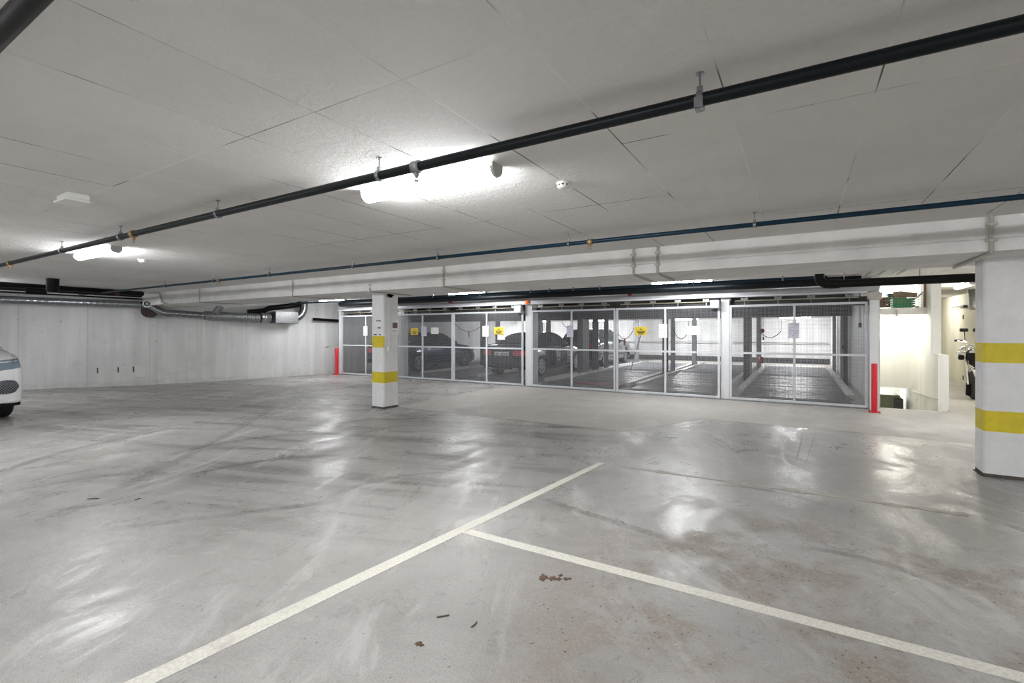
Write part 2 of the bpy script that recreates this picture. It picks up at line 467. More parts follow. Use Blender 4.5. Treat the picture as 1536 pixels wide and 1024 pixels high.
# ------------------------------------------------------------------ mesh building
class MB:
    """collects shapes and links them as ONE mesh object"""
    def __init__(self):
        self.v = []
        self.f = []
        self.mi = []
        self.sm = []
        self.mats = []

    def slot(self, m):
        if m not in self.mats:
            self.mats.append(m)
        return self.mats.index(m)

    def add(self, vs, fs, m=None, smooth=False):
        o = len(self.v)
        self.v += [tuple(p) for p in vs]
        s = self.slot(m) if m is not None else 0
        for f in fs:
            self.f.append([i + o for i in f])
            self.mi.append(s)
            self.sm.append(smooth)
        return self

    def box(self, a, b, m=None, M4=None):
        x0, x1 = sorted((a[0], b[0]))
        y0, y1 = sorted((a[1], b[1]))
        z0, z1 = sorted((a[2], b[2]))
        vs = [Vector(p) for p in ((x0, y0, z0), (x1, y0, z0), (x1, y1, z0), (x0, y1, z0), (x0, y0, z1), (x1, y0, z1), (x1, y1, z1), (x0, y1, z1))]
        if M4 is not None:
            vs = [M4 @ p for p in vs]
        return self.add(vs, [(0, 3, 2, 1), (4, 5, 6, 7), (0, 1, 5, 4), (1, 2, 6, 5), (2, 3, 7, 6), (3, 0, 4, 7)], m)

    def bbox(self, a, b, c=0.01, m=None, M4=None):
        """box with chamfered edges"""
        x0, x1 = sorted((a[0], b[0]))
        y0, y1 = sorted((a[1], b[1]))
        z0, z1 = sorted((a[2], b[2]))
        def ring(z, i):
            return [(x0 + i + c, y0 + i, z), (x1 - i - c, y0 + i, z), (x1 - i, y0 + i + c, z), (x1 - i, y1 - i - c, z),
                    (x1 - i - c, y1 - i, z), (x0 + i + c, y1 - i, z), (x0 + i, y1 - i - c, z), (x0 + i, y0 + i + c, z)]
        vs = ring(z0, c) + ring(z0 + c, 0) + ring(z1 - c, 0) + ring(z1, c)
        vs = [Vector(p) for p in vs]
        if M4 is not None:
            vs = [M4 @ p for p in vs]
        fs = [tuple(reversed(range(8))), tuple(range(24, 32))]
        for k in range(3):
            for i in range(8):
                j = (i + 1) % 8
                fs.append((k * 8 + i, k * 8 + j, k * 8 + 8 + j, k * 8 + 8 + i))
        return self.add(vs, fs, m)

    def tube(self, pts, r, n=12, m=None, caps=True, radii=None):
        pts = [Vector(p) for p in pts]
        vs, fs = [], []
        up = None
        for i, p in enumerate(pts):
            if i == 0:
                d = pts[1] - pts[0]
            elif i == len(pts) - 1:
                d = pts[-1] - pts[-2]
            else:
                d = (pts[i + 1] - p).normalized() + (p - pts[i - 1]).normalized()
            d.normalize()
            if up is None:
                up = Vector((0, 0, 1)) if abs(d.z) < 0.9 else Vector((1, 0, 0))
            s = d.cross(up).normalized()
            up = s.cross(d).normalized()
            rr = radii[i] if radii else r
            for k in range(n):
                a = 2 * math.pi * k / n
                vs.append(p + s * math.cos(a) * rr + up * math.sin(a) * rr)
        for i in range(len(pts) - 1):
            for k in range(n):
                j = (k + 1) % n
                fs.append((i * n + k, i * n + j, (i + 1) * n + j, (i + 1) * n + k))
        self.add(vs, fs, m, True)
        if caps:
            o = len(vs)
            self.add(vs[:n], [tuple(reversed(range(n)))], m)
            self.add(vs[-n:], [tuple(range(n))], m)
        return self

    def lathe(self, prof, center, axis='z', n=24, m=None, smooth=True):
        """prof = list of (radius, height) along axis"""
        c = Vector(center)
        vs, fs = [], []
        for (r, h) in prof:
            for k in range(n):
                a = 2 * math.pi * k / n
                u, w_ = math.cos(a) * r, math.sin(a) * r
                if axis == 'z':
                    p = Vector((u, w_, h))
                elif axis == 'y':
                    p = Vector((w_, h, u))
                else:
                    p = Vector((h, u, w_))
                vs.append(c + p)
        for i in range(len(prof) - 1):
            for k in range(n):
                j = (k + 1) % n
                fs.append((i * n + k, i * n + j, (i + 1) * n + j, (i + 1) * n + k))
        self.add(vs, fs, m, smooth)
        self.add(vs[:n], [tuple(reversed(range(n)))], m)
        self.add(vs[-n:], [tuple(range(n))], m)
        return self

    def prism(self, poly, z0, z1, m=None, smooth=False):
        n = len(poly)
        vs = [(p[0], p[1], z0) for p in poly] + [(p[0], p[1], z1) for p in poly]
        fs = [tuple(reversed(range(n))), tuple(range(n, 2 * n))]
        for i in range(n):
            j = (i + 1) % n
            fs.append((i, j, n + j, n + i))
        return self.add(vs, fs, m, smooth)

    def build(self, name, material=None, parent=None, loc=None):
        me = bpy.data.meshes.new(name)
        v = self.v
        if loc is not None:
            l = Vector(loc)
            v = [tuple(Vector(p) - l) for p in v]
        me.from_pydata(v, [], self.f)
        if self.mats:
            for m in self.mats:
                me.materials.append(m)
            me.polygons.foreach_set('material_index', self.mi)
        elif material:
            me.materials.append(material)
        me.polygons.foreach_set('use_smooth', self.sm)
        me.update()
        o = bpy.data.objects.new(name, me)
        COL.objects.link(o)
        if loc is not None:
            o.location = loc
        if parent:
            o.parent = parent
            if loc is None and parent.get('world_parts'):
                pass
        return o


def tag(o, label, cat, group=None, kind=None):
    if label:
        o['label'] = label
    if cat:
        o['category'] = cat
    if group:
        o['group'] = group
    if kind:
        o['kind'] = kind
    return o


def empty(name, label, cat, loc, group=None, rz=0.0):
    o = bpy.data.objects.new(name, None)
    o.empty_display_size = 0.1
    COL.objects.link(o)
    o.location = loc
    o.rotation_euler = (0, 0, rz)
    return tag(o, label, cat, group)


def wpart(mb, name, material, parent, label=None):
    """part given in world coordinates under an unrotated thing"""
    l = Vector(parent.location)
    if parent.parent:
        l = l + Vector(parent.parent.location)
    mb.v = [tuple(Vector(p) - l) for p in mb.v]
    o = mb.build(name, material, parent)
    if label:
        o['label'] = label
    return o


def struct(o):
    o['kind'] = 'structure'
    return o


def copy_tree(o, parent=None):
    c = o.copy()
    COL.objects.link(c)
    if parent is not None:
        c.parent = parent
    for ch in list(o.children):
        copy_tree(ch, c)
    return c


# ================================================================== SETTING
ST_X0, ST_X1, ST_Y0, ST_Y1 = 1.36, STAIR_X, 12.05, 14.56
# floor (leaves the stair opening free)
mb = MB()
xs = [-26, ST_X0 - 0.06, ST_X1 + 0.06, 9.0]
ys = [-8.0, 12.02, 16.46, 27.4]
for i in range(3):
    for j in range(3):
        if i == 1 and j == 1:
            continue
        mb.box((xs[i], ys[j], -0.22), (xs[i + 1], ys[j + 1], 0.0))
struct(mb.build('floor', M['floor']))

# ceiling slabs
mb = MB()
mb.box((-26, -8, CEIL), (9, 16.3, CEIL + 0.2))
struct(mb.build('ceiling', M['ceiling']))
mb = MB()
mb.box((-26, 16.3, 2.22), (1.22, 27.4, CEIL + 0.2))
struct(mb.build('ceiling', M['plain_ceiling']))
mb = MB()
mb.box((1.22, 16.3, CEIL), (9, 27.4, CEIL + 0.2))
struct(mb.build('ceiling', M['plain_ceiling']))

# left wall, following its bends
mb = MB()
for (ax, ay), (bx, by) in zip(WALL_PTS[:-1], WALL_PTS[1:]):
    ex, ey = bx - ax, by - ay
    l = math.hypot(ex, ey)
    nx, ny = -ey / l * 0.3, ex / l * 0.3
    mb.prism([(ax, ay), (bx, by), (bx + nx, by + ny), (ax + nx, ay + ny)], -0.05, CEIL + 0.1)
struct(mb.build('wall_left', M['wall']))
mb = MB().box((-26, -8.0, 0), (9, -7.75, CEIL))
struct(mb.build('wall_front', M['wall']))
mb = MB().box((8.75, -8, 0), (9.0, 10.0, CEIL))
struct(mb.build('wall_right', M['wallw']))
mb = MB().box((4.03, 10.0, 0), (9.0, 10.25, CEIL))
struct(mb.build('wall_right', M['wallw']))
mb = MB().box((-15.2, 27.2, 0), (1.3, 27.4, CEIL))
mb.box((-15.0, 27.13, 0), (1.2, 27.21, 0.26), M['dark_concrete'])
mb.mats = [M['pitwall'], M['dark_concrete']]
mb.mi = [0] * 6 + [1] * 6
struct(mb.build('wall_back'))
mb = MB().box((1.22, 11.9, 0), (1.36, 27.3, CEIL))
struct(mb.build('wall_right', M['pitwall']))
# stairwell walls: low parapet end, full wall, back wall, stairwell lining
mb = MB()
mb.box((ST_X1, 12.1, -1.6), (2.43, 12.68, 1.08))
mb.box((ST_X1, 12.68, -1.6), (2.43, 22.6, CEIL))
struct(mb.build('wall_right', M['wallw']))
for nm, a_, b_ in (('wall_back', (ST_X0, ST_Y1, 0.19), (ST_X1, ST_Y1 + 0.15, 2.008)), ('wall_back', (ST_X0, 16.4, -1.6), (ST_X1, 16.55, CEIL)),
                   ('floor', (ST_X0, 12.05, -1.7), (ST_X1, 16.5, -1.6)), ('wall_front', (ST_X0 - 0.06, 12.02, -1.6), (ST_X1, 12.06, 0.0)),
                   ('wall_left', (ST_X0 - 0.06, 12.06, -1.6), (ST_X0, 16.4, 0.0))):
    struct(MB().box(a_, b_).build(nm, M['wallw']))
mb = MB()                                   # sloping skirting of the stair on the wall
a = P(1368, 586, X=ST_X1 - 0.012)
b = P(1407, 599, X=ST_X1 - 0.012)
mb.tube([a, b], 0.012, 6)
struct(mb.build('trim_1', M['grey']))
mb = MB().box((4.03, 10.25, 0), (4.25, 22.6, CEIL))
struct(mb.build('wall_right', M['corridor']))
mb = MB().box((2.43, 22.4, 0), (4.25, 22.6, CEIL))
struct(mb.build('wall_back', M['corridor']))

# corridor door with closer
d = empty('door_1', None, None, (4.03, 17.75, 0))
struct(d)
wpart(MB().box((3.985, 17.1, 0.01), (4.03, 18.3, 2.26)), 'door_leaf', M['doorp'], d)
wpart(MB().box((4.0, 18.3, 0), (4.035, 18.36, 2.32)).box((4.0, 17.04, 0), (4.035, 17.1, 2.32)).box((4.0, 17.04, 2.26), (4.035, 18.36, 2.32)), 'door_frame', M['grey'], d)
wpart(MB().box((3.90, 17.9, 2.20), (3.985, 18.2, 2.27)).tube([(3.92, 18.15, 2.24), (3.93, 19.2, 2.28)], 0.012, 6), 'door_closer', M['darksteel'], d)
for hz in (1.95, 0.22):
    wpart(MB().box((3.97, 18.27, hz - 0.06), (4.0, 18.33, hz + 0.06)), 'hinge', M['darksteel'], d)

# concrete beam across the hall
mb = MB()
bx0, bx1 = -16.35, 9.0
mb.box((bx0, BEAM_Y0 + 0.012, 2.405), (bx1, BEAM_Y1, CEIL))
mb.box((bx0, BEAM_Y0 + 0.03, 2.392), (bx1, BEAM_Y1, 2.405))
mb.box((bx0, BEAM_Y0, BEAM_Z), (bx1, BEAM_Y1, 2.392))
tag(mb.build('concrete_beam', M['beam']), 'long white painted concrete beam crossing the hall under the ceiling', 'beam')

# ================================================================== COLUMNS
def column(x0, y0, x1, y1, bands, side_first, label, chips):
    mb = MB()
    c = 0.018
    zs = [0.0, 0.035]
    for (a, b) in bands:
        zs += [a, b]
    zs.append(BEAM_Z)
    poly = [(x0 + c, y0), (x1 - c, y0), (x1, y0 + c), (x1, y1 - c), (x1 - c, y1), (x0 + c, y1), (x0, y1 - c), (x0, y0 + c)]
    for k in range(len(zs) - 1):
        za, zb = zs[k], zs[k + 1]
        vs = [(p[0], p[1], za) for p in poly] + [(p[0], p[1], zb) for p in poly]
        for i in range(8):
            j = (i + 1) % 8
            m = M['column']
            if k == 0:
                m = M['bare']
                vs2 = []
            elif k % 2 == 0:
                band_i = (k - 2) // 2
                if band_i == 0 or side_first or i in (0, 7, 1):
                    m = M['yellow']
            mb.add([vs[i], vs[j], vs[8 + j], vs[8 + i]], [(0, 1, 2, 3)], m)
    mb.add([(p[0], p[1], 0) for p in poly], [tuple(reversed(range(8)))], M['bare'])
    mb.add([(p[0], p[1], BEAM_Z) for p in poly], [tuple(range(8))], M['column'])
    # crumbling foot
    rnd = random.Random(chips)
    for k in range(60):
        t = rnd.random()
        side = rnd.choice((0, 1, 2))
        if side == 0:
            px, py = x0 + t * (x1 - x0), y0
        elif side == 1:
            px, py = x1, y0 + t * (y1 - y0)
        else:
            px, py = x0, y0 + t * (y1 - y0)
        s = rnd.uniform(0.006, 0.022)
        mb.box((px - s, py - s * 0.7, 0), (px + s, py + s * 0.7, s * 0.6), M['bare'])
    return tag(mb.build('concrete_column'), label, 'column')


col_l = column(-7.385, 6.80, -7.04, 7.20, [(0.505, 0.72), (1.21, 1.435)], False,
               'white concrete column with a poster, cable duct and two yellow bands, standing mid hall', 3)
col_r = column(1.645, 6.83, 2.05, 7.13, [(0.475, 0.69), (1.19, 1.395)], True,
               'thick white concrete column with two yellow bands at the right edge of the picture', 5)

# poster, cable duct and switch on the mid-hall column (+X face)
XF = -7.04
pt = empty('poster', 'white poster with a dark photo taped to the yellow-banded mid hall column', 'poster', (XF, 7.05, 1.4))
a = P(587.0, 477.5, X=XF)
b = P(597.5, 502, X=XF)
wpart(MB().box((XF + 0.002, a.y, b.z), (XF + 0.006, b.y, a.z)), 'sheet', M['paperw'], pt)
a2, b2 = P(588.5, 483.5, X=XF), P(595.8, 492, X=XF)
wpart(MB().box((XF + 0.006, a2.y, b2.z), (XF + 0.009, b2.y, a2.z)), 'photo', mat('poster_photo', (0.25, 0.14, 0.13), 0.6, noise=0.9, nscale=30), pt, 'dark reddish photo')
mbp = MB()
for (x_0, x_1, y_) in ((588.5, 594, 495.5),):
    p0, p1 = P(x_0, y_, X=XF), P(x_1, y_ + 0.9, X=XF)
    mbp.box((XF + 0.006, p0.y, p1.z), (XF + 0.008, p1.y, p0.z))
wpart(mbp, 'print', M['ink_soft'], pt)
dk = empty('cable_duct', 'narrow white cable duct with a socket box on the mid hall column', 'cable duct', (XF, 6.9, 1.3))
a, b = P(582, 446, X=XF), P(583.6, 519, X=XF)
wpart(MB().box((XF, a.y, b.z), (XF + 0.03, b.y, a.z)), 'duct', M['white'], dk)
a, b = P(580.5, 519, X=XF), P(585, 526, X=XF)
wpart(MB().box((XF, a.y, b.z), (XF + 0.05, b.y, a.z)), 'socket_box', M['white'], dk)
a, b = P(581.5, 442, X=XF), P(588, 447.5, X=XF)
mbj = MB()
rnd = random.Random(2)
for k in range(9):
    yy = a.y + rnd.random() * (b.y - a.y)
    mbj.box((XF, yy - 0.03, b.z + rnd.random() * 0.05), (XF + 0.02, yy + 0.03, b.z + 0.06 + rnd.random() * 0.03))
wpart(mbj, 'rust_patch', M['leaf'], dk, 'rusty brown patch at the duct top')
# small printed marks on the front face of the column (parking rows)
mk = MB()
YF = 6.80
for (xx0, xx1, yy) in ((564.5, 566.5, 481), (567.5, 570.8, 481), (566.5, 570.8, 491.6), (561, 565, 501.8), (569, 571, 501.8)):
    p0, p1 = P(xx0, yy - 0.8, Y=YF), P(xx1, yy + 0.8, Y=YF)
    mk.box((p0.x, YF - 0.003, p1.z), (p1.x, YF, p0.z))
o = mk.build('stencil_marks', M['ink'], col_l)

# ================================================================== FLOOR LINES AND LITTER
def line_poly(name, pts, m, label, cat='parking line'):
    mb = MB().prism(pts, 0.0005, 0.0025)
    return tag(mb.build(name, m), label, cat)


a, b = P(183, 1024, Z=0), P(237, 1024, Z=0)
c, e = P(909, 694, Z=0), P(897, 694, Z=0)
dirv = (Vector((c.x + e.x, c.y + e.y, 0)) - Vector((a.x + b.x, a.y + b.y, 0))) / 2
dn = dirv.normalized()
a0, b0 = a - dn * 2.2, b - dn * 2.2
line_poly('parking_line', [(a0.x, a0.y), (b0.x, b0.y), (b0.x + 0.0, b0.y), (c.x, c.y), (e.x, e.y)], M['line'],
          'long white painted bay line running from the bottom left towards the cages')
a, b, c, e = P(682, 800, Z=0), P(706, 797, Z=0), P(1536, 1005, Z=0), P(1536, 1032, Z=0)
y_hi = (b.y + c.y) / 2
y_lo = y_hi - 0.088
line_poly('parking_line', [(-2.17, y_lo), (3.4, y_lo + 0.01), (3.4, y_hi + 0.01), (-2.15, y_hi)], M['line'],
          'white painted bay line branching off to the lower right corner')
rn = random.Random(4)
top, bot = [], []
for k in range(40):
    x = -1.75 + k * 0.075
    w_ = 0.035 + rn.uniform(-0.02, 0.015)
    top.append((x, 5.28 + x * 0.02 + w_))
    bot.append((x, 5.28 + x * 0.02 - w_))
line_poly('parking_line', bot + top[::-1], M['faint_line'], 'almost worn away pale bay line in front of the right column')

def flake(name, cx, cy, w_, h_, label, cat, seed, m, lobes=((0, 0, 1),)):
    rnd = random.Random(seed)
    mb = MB()
    for (ox, oy, sc) in lobes:
        n = 22
        ring, ring2 = [], []
        for k in range(n):
            a_ = 2 * math.pi * k / n
            r = rnd.uniform(0.55, 1.15)
            ring.append((cx + ox + math.cos(a_) * w_ * sc * r, cy + oy + math.sin(a_) * h_ * sc * r, 0.001))
            ring2.append((cx + ox + math.cos(a_) * w_ * sc * r * 0.6, cy + oy + math.sin(a_) * h_ * sc * r * 0.6, 0.003 + rnd.random() * 0.004))
        mb.add(ring + ring2, [(k, (k + 1) % n, n + (k + 1) % n, n + k) for k in range(n)] + [tuple(range(n, 2 * n))], None)
    return tag(mb.build(name, m), label, cat)


q0 = P(815, 866, Z=0)
flake('dry_leaf', q0.x, q0.y, 0.034, 0.045, 'flattened brown leaf litter just below the right-hand bay line', 'leaf', 11, M['leaf'],
      lobes=((0, 0, 1), (0.05, 0.015, 0.75), (0.09, 0.03, 0.6), (0.125, 0.055, 0.5), (0.08, 0.075, 0.45), (0.145, 0.07, 0.35)))
q0 = P(628, 965, Z=0)
flake('floor_plug', q0.x, q0.y, 0.02, 0.022, 'small rusty metal stub in a whitish pit of the foreground floor', 'stub', 12, M['leaf'], lobes=((0, 0, 1), (0.02, -0.004, 0.7)))
for (ax, ay, bx_, by_, lb) in ((655, 925, 674, 922, 'thin twig lying below the junction of the bay lines'), (707, 940, 715, 932, 'short dark twig lying right of the thin twig in the foreground'),
                              (131, 748, 149, 747, 'tiny dark splinter on the floor left, left one of two'), (202, 749, 211, 747, 'tiny brown splinter on the floor left, right one of two')):
    p0, p1 = P(ax, ay, Z=0.004), P(bx_, by_, Z=0.004)
    tag(MB().tube([p0, (p0 + p1) / 2 + Vector((0.004, 0.003, 0)), p1], 0.0035, 6).build('twig', M['leaf']), lb, 'twig')

# ================================================================== CEILING LAMPS
def tube_lamp(name, x, y, z, label, group=None, length=1.24, along='x', glow='lamp'):
    """z is the ceiling height above it"""
    t = empty(name, label, 'lamp', (x, y, z), group)
    L = length / 2
    prof = []
    for k in range(13):
        a_ = math.pi * k / 12
        prof.append((math.cos(a_) * 0.065, -0.028 - math.sin(a_) * 0.058))
    vs = []
    def pt(s, p):
        return (s, p[0], p[1]) if along == 'x' else (p[0], s, p[1])
    n = len(prof)
    mb = MB()
    vs = [pt(-L + 0.02, p) for p in prof] + [pt(L - 0.02, p) for p in prof]
    mb.add(vs, [(i, i + 1, n + i + 1, n + i) for i in range(n - 1)], None, True)
    mb.build('diffuser', M[glow], t)
    body = MB()
    if along == 'x':
        body.box((-L, -0.062, -0.03), (L, 0.062, 0))
    else:
        body.box((-0.062, -L, -0.03), (0.062, L, 0))
    body.build('housing', M['grey'], t)
    for s in (-1, 1):
        c = MB()
        for kk in range(1):
            s0, s1 = s * (L - 0.02), s * L
            v2 = [pt(s0, (p[0] * 1.04, p[1] * 1.03)) for p in prof] + [pt(s1, (p[0] * 0.95, p[1] * 0.97)) for p in prof]
            c.add(v2, [(i, i + 1, n + i + 1, n + i) for i in range(n - 1)] + [tuple(range(n)), tuple(range(2 * n - 1, n - 1, -1))], None)
        c.build('end_cap', M['grey'], t)
    return t


tube_lamp('tube_lamp', -2.33, 2.66, CEIL, 'long glowing tube lamp on the ceiling beside the big pipe, mid picture')
tube_lamp('tube_lamp', -8.15, 2.66, CEIL, 'glowing tube lamp on the far left ceiling above the white car')
GO = 'tube lamps outside the view'  # unseen lamps; the rows behind the camera are added to brighten the hall
for (x, y) in ((3.6, 2.66), (-14.9, 2.66), (-2.3, -1.8), (-8.1, -1.8), (3.6, -1.8), (-14.0, -1.8), (-2.3, -5.6), (-8.1, -5.6), (3.6, -5.6), (-14.0, -5.6)):
    tube_lamp('tube_lamp', x, y, CEIL, 'unseen tube lamp on the hall ceiling outside the picture, helping to light the hall', GO)
tube_lamp('tube_lamp', -2.12, 10.40, CEIL, 'glowing tube lamp behind the beam, above the cage with the white card')
tube_lamp('tube_lamp', -7.65, 10.40, CEIL, 'glowing tube lamp behind the beam, just right of the mid hall column')
tube_lamp('tube_lamp', -13.1, 10.40, CEIL, 'glowing tube lamp behind the beam, above the far left cage')
tube_lamp('tube_lamp', 3.25, 10.0, CEIL, 'tube lamp on the ceiling hidden behind the right column')
for x, lb in ((-0.2, 'glowing tube lamp at the back of the parking cage nearest the stairs'), (-4.9, 'glowing tube lamp deep in the cage with the white card'), (-9.6, 'glowing tube lamp far back above the parked dark saloon'), (-13.3, 'tube lamp at the far back left corner of the cages')):
    tube_lamp('tube_lamp', x, 25.0, 2.22, lb, glow='lamp_deep')
tube_lamp('tube_lamp', -6.2, 20.6, 2.22, 'tube lamp running front to back above the second row of the cages', along='y', glow='lamp_deep')
for x in (-0.1, -5.2, -10.2):  # weak unseen lamps, added to brighten the platforms behind the gates
    tube_lamp('tube_lamp', x, 14.3, CEIL, 'unseen tube lamp added to light the front platforms of the cages', 'unseen lamps added to light the front platforms', glow='lamp_weak')
tube_lamp('tube_lamp', 3.2, 14.6, CEIL, 'glowing tube lamp in the corridor behind the black drain pipe', along='y', glow='lamp_dim')
tube_lamp('tube_lamp', 1.82, 13.9, 2.01, 'hidden tube lamp added under the loft to light the stair recess', length=0.6, glow='lamp_dim')  # added out of sight behind the loft board to light the recess
tube_lamp('tube_lamp', 1.82, 15.0, CEIL, 'tube lamp above the loft with the crates', length=0.6)
tube_lamp('tube_lamp', 3.2, 19.4, CEIL, 'unseen tube lamp added to light the far end of the corridor', along='y', glow='lamp_dim')  # added lamp, brightens the far corridor wall

# ================================================================== PIPES
def hanger(parent, x, y, z, r, m=None, big=False):
    mb = MB()
    mb.lathe([(r + 0.002, -0.014), (r + 0.008, -0.012), (r + 0.008, 0.012), (r + 0.002, 0.014)], (x, y, z), 'x', 16)
    mb.tube([(x, y, z + r), (x, y, CEIL)], 0.005, 6)
    mb.lathe([(0.018, CEIL - 0.006), (0.018, CEIL)], (x, y, 0), 'z', 10)
    mb.box((x - 0.012, y - 0.012, z + r), (x + 0.012, y + 0.012, z + r + 0.028))
    if big:
        mb.box((x - 0.018, y - r - 0.012, z - r - 0.012), (x + 0.018, y - r + 0.01, z - 0.0))
        mb.box((x - 0.018, y - 0.02, z - r - 0.016), (x + 0.018, y + 0.02, z - r + 0.004))
    return wpart(mb, 'hanger', M['zinc'], parent)


def sprinkler(parent, x, y, z, r, m):
    mb = MB()
    mb.lathe([(r + 0.003, -0.03), (r + 0.01, -0.028), (r + 0.01, 0.028), (r + 0.003, 0.03)], (x, y, z), 'x', 16)
    mb.lathe([(0.014, -r), (0.02, -r - 0.018), (0.014, -r - 0.03), (0.009, -r - 0.036)], (x, y, z), 'z', 12)
    mb.tube([(x - 0.009, y, z - r - 0.03), (x - 0.009, y, z - r - 0.055)], 0.0025, 6)
    mb.tube([(x + 0.009, y, z - r - 0.03), (x + 0.009, y, z - r - 0.055)], 0.0025, 6)
    mb.lathe([(0.016, -r - 0.058), (0.016, -r - 0.055)], (x, y, z), 'z', 12)
    return wpart(mb, 'sprinkler_head', m, parent)


def long_pipe(name, y, z, r, x0, x1, m, label, cat='pipe'):
    t = empty(name, label, cat, (x0, y, z))
    wpart(MB().tube([(x0, y, z), (x1, y, z)], r, 20), 'pipe_run', m, t)
    return t


PM = 2.50
p1 = long_pipe('sprinkler_pipe', 2.18, PM, 0.028, -16.5, 8.7, M['pipe_dark'], 'thick dark sprinkler pipe running across the whole ceiling in the foreground')
for px_, py_, big in ((1050, 150, True), (569, 262, False), (327, 320, False), (181, 355, False), (93, 374, False), (1500, 45, False)):
    q_ = P(px_, py_, Y=2.18)
    if px_ != 1500:
        hanger(p1, q_.x, 2.18, PM, 0.028, big=big)
for px_, m_ in ((625, M['zincd']), (200, M['brass']), (15, M['brass'])):
    q_ = P(px_, 250, Y=2.18)
    sprinkler(p1, q_.x, 2.18, PM, 0.028, m_)
P2Y = 4.95
p2 = long_pipe('sprinkler_pipe', P2Y, PM, 0.022, -16.3, 8.7, M['pipe_blue'], 'thinner dark blue sprinkler pipe on the ceiling just in front of the beam')
for px_ in (1132, 853, 657, 530, 404, 320, 248, 1530):
    if px_ == 1530:
        continue
    q_ = P(px_, 380, Y=P2Y)
    hanger(p2, q_.x, P2Y, PM, 0.022)
for px_ in (885, 328):
    q_ = P(px_, 380, Y=P2Y)
    sprinkler(p2, q_.x, P2Y, PM, 0.022, M['brass'])
p3 = long_pipe('drain_pipe', 0.47, 2.46, 0.031, -4.2, 4.0, M['black'], 'black pipe cutting across the top left corner of the ceiling')
hanger(p3, -3.6, 0.47, 2.46, 0.031)
p4 = long_pipe('sprinkler_pipe', 9.75, 2.455, 0.024, -14.4, 0.4, M['pipe_blue'], 'dark blue sprinkler pipe behind the beam, running above the cages')
for px_ in (650, 720, 796, 824, 860, 900, 1174, 560, 1040):
    q_ = P(px_, 430, Y=9.75)
    hanger(p4, q_.x, 9.75, 2.455, 0.024)
p5 = long_pipe('drain_pipe', 11.28, 2.51, 0.085, -13.8, 1.0, M['pipe_dark'], 'wide dark tube added for the shaded gap just above the steel header of the cages')  # made-up dark tube standing for the shade between header and ceiling

# black drain pipe with elbow on the right
dr = empty('drain_pipe', 'thick black drain pipe with an elbow, running behind the right column', 'pipe', (0, 7.86, 2.16))
e0 = P(1233, 425, Y=7.86)
mb = MB()
zc = e0.z - 0.012
pts = [(e0.x - 0.03, 7.86, BEAM_Z + 0.05), (e0.x - 0.03, 7.86, zc + 0.09), (e0.x - 0.01, 7.86, zc + 0.035), (e0.x + 0.04, 7.86, zc), (e0.x + 0.1, 7.86, zc)]
mb.tube(pts, 0.062, 20)
wpart(mb, 'elbow', M['black'], dr)
wpart(MB().tube([(e0.x + 0.08, 7.86, zc), (8.7, 7.86, zc)], 0.055, 20).tube([(e0.x + 0.08, 7.86, zc), (e0.x + 0.2, 7.86, zc)], 0.064, 20), 'pipe_run', M['black'], dr)
for x in (e0.x + 0.25, 1.3):
    wpart(MB().tube([(x, 7.86, zc + 0.05), (x, 7.86, CEIL)], 0.005, 6), 'hanger', M['zinc'], dr)

# small conduits that turn over the front edge of the beam
def edge_conduit(px_, ztop, ylen, skew, r, label, zc_=0.0, m='conduit'):
    q_ = P(px_, 420, Y=BEAM_Y0 - 0.015)
    x = q_.x
    mb = MB()
    yf = BEAM_Y0 - r - 0.002
    zb = BEAM_Z - r - 0.002
    mb.tube([(x, yf, ztop), (x, yf, zb + 0.02), (x, yf + 0.015, zb), (x + skew, yf + ylen, zb)], r, 8)
    for z in (ztop - 0.08, zb + 0.12):
        mb.box((x - r * 2.2, yf - r, z - 0.01), (x + r * 2.2, BEAM_Y0 + 0.001, z + 0.01))
    return tag(mb.build('cable_conduit', M[m]), label, 'conduit')


for px_, zt, yl, sk, r, lb in (
        (299, CEIL, 1.1, 0.0, 0.010, 'thin grey conduit folding over the beam near the left wall'),
        (438.6, CEIL, 1.1, 0.0, 0.012, 'grey conduit on the beam left of the mid hall column'),
        (554.5, 2.34, 1.1, 0.0, 0.011, 'short dark conduit on the beam edge directly above the mid hall column'),
        (665, CEIL, 1.15, 0.0, 0.012, 'pale conduit on the beam right of the mid hall column'),
        (950, CEIL, 0.95, 0.0, 0.015, 'left one of two conduits folding over the middle of the beam'),
        (986, CEIL, 0.95, 0.0, 0.015, 'right one of two conduits folding over the middle of the beam')):
    edge_conduit(px_, zt, yl, sk, r, lb)
edge_conduit(1487, CEIL, 1.2, -0.02, 0.018, 'thick pale conduit folding over the beam above the right column')

# conduits on the ceiling behind the beam, right
for k, xx in enumerate((1.02, 1.10, 1.16, 1.30, 1.5, 1.58, 1.62)):
    mb = MB().tube([(xx, BEAM_Y1, CEIL - 0.02 - 0.0 * k), (xx - 0.02, 11.4, CEIL - 0.02)], 0.012, 6)
    tag(mb.build('ceiling_conduit', M['conduit'] if k % 2 else M['white']), 'one of the pale conduits bundled on the ceiling behind the beam, near the stairs', 'conduit', 'conduits bundled on the ceiling')

# grey conduit with an S bend at the left end of the beam
mb = MB()
cp = [P(225, 434.5, Y=6.2), P(238, 436.5, Y=6.2), P(241.5, 444, Y=6.2), P(243, 452, Y=6.2), P(251, 458.5, Y=6.2), P(262, 459.5, Y=6.3), P(308, 463, Y=7.4)]
for c__ in cp:
    c__.z = min(c__.z, CEIL - 0.025)
mb.tube(cp, 0.022, 8)
tag(mb.build('bent_conduit', M['conduit']), 'pale conduit with an S bend beside the left end of the beam', 'conduit')

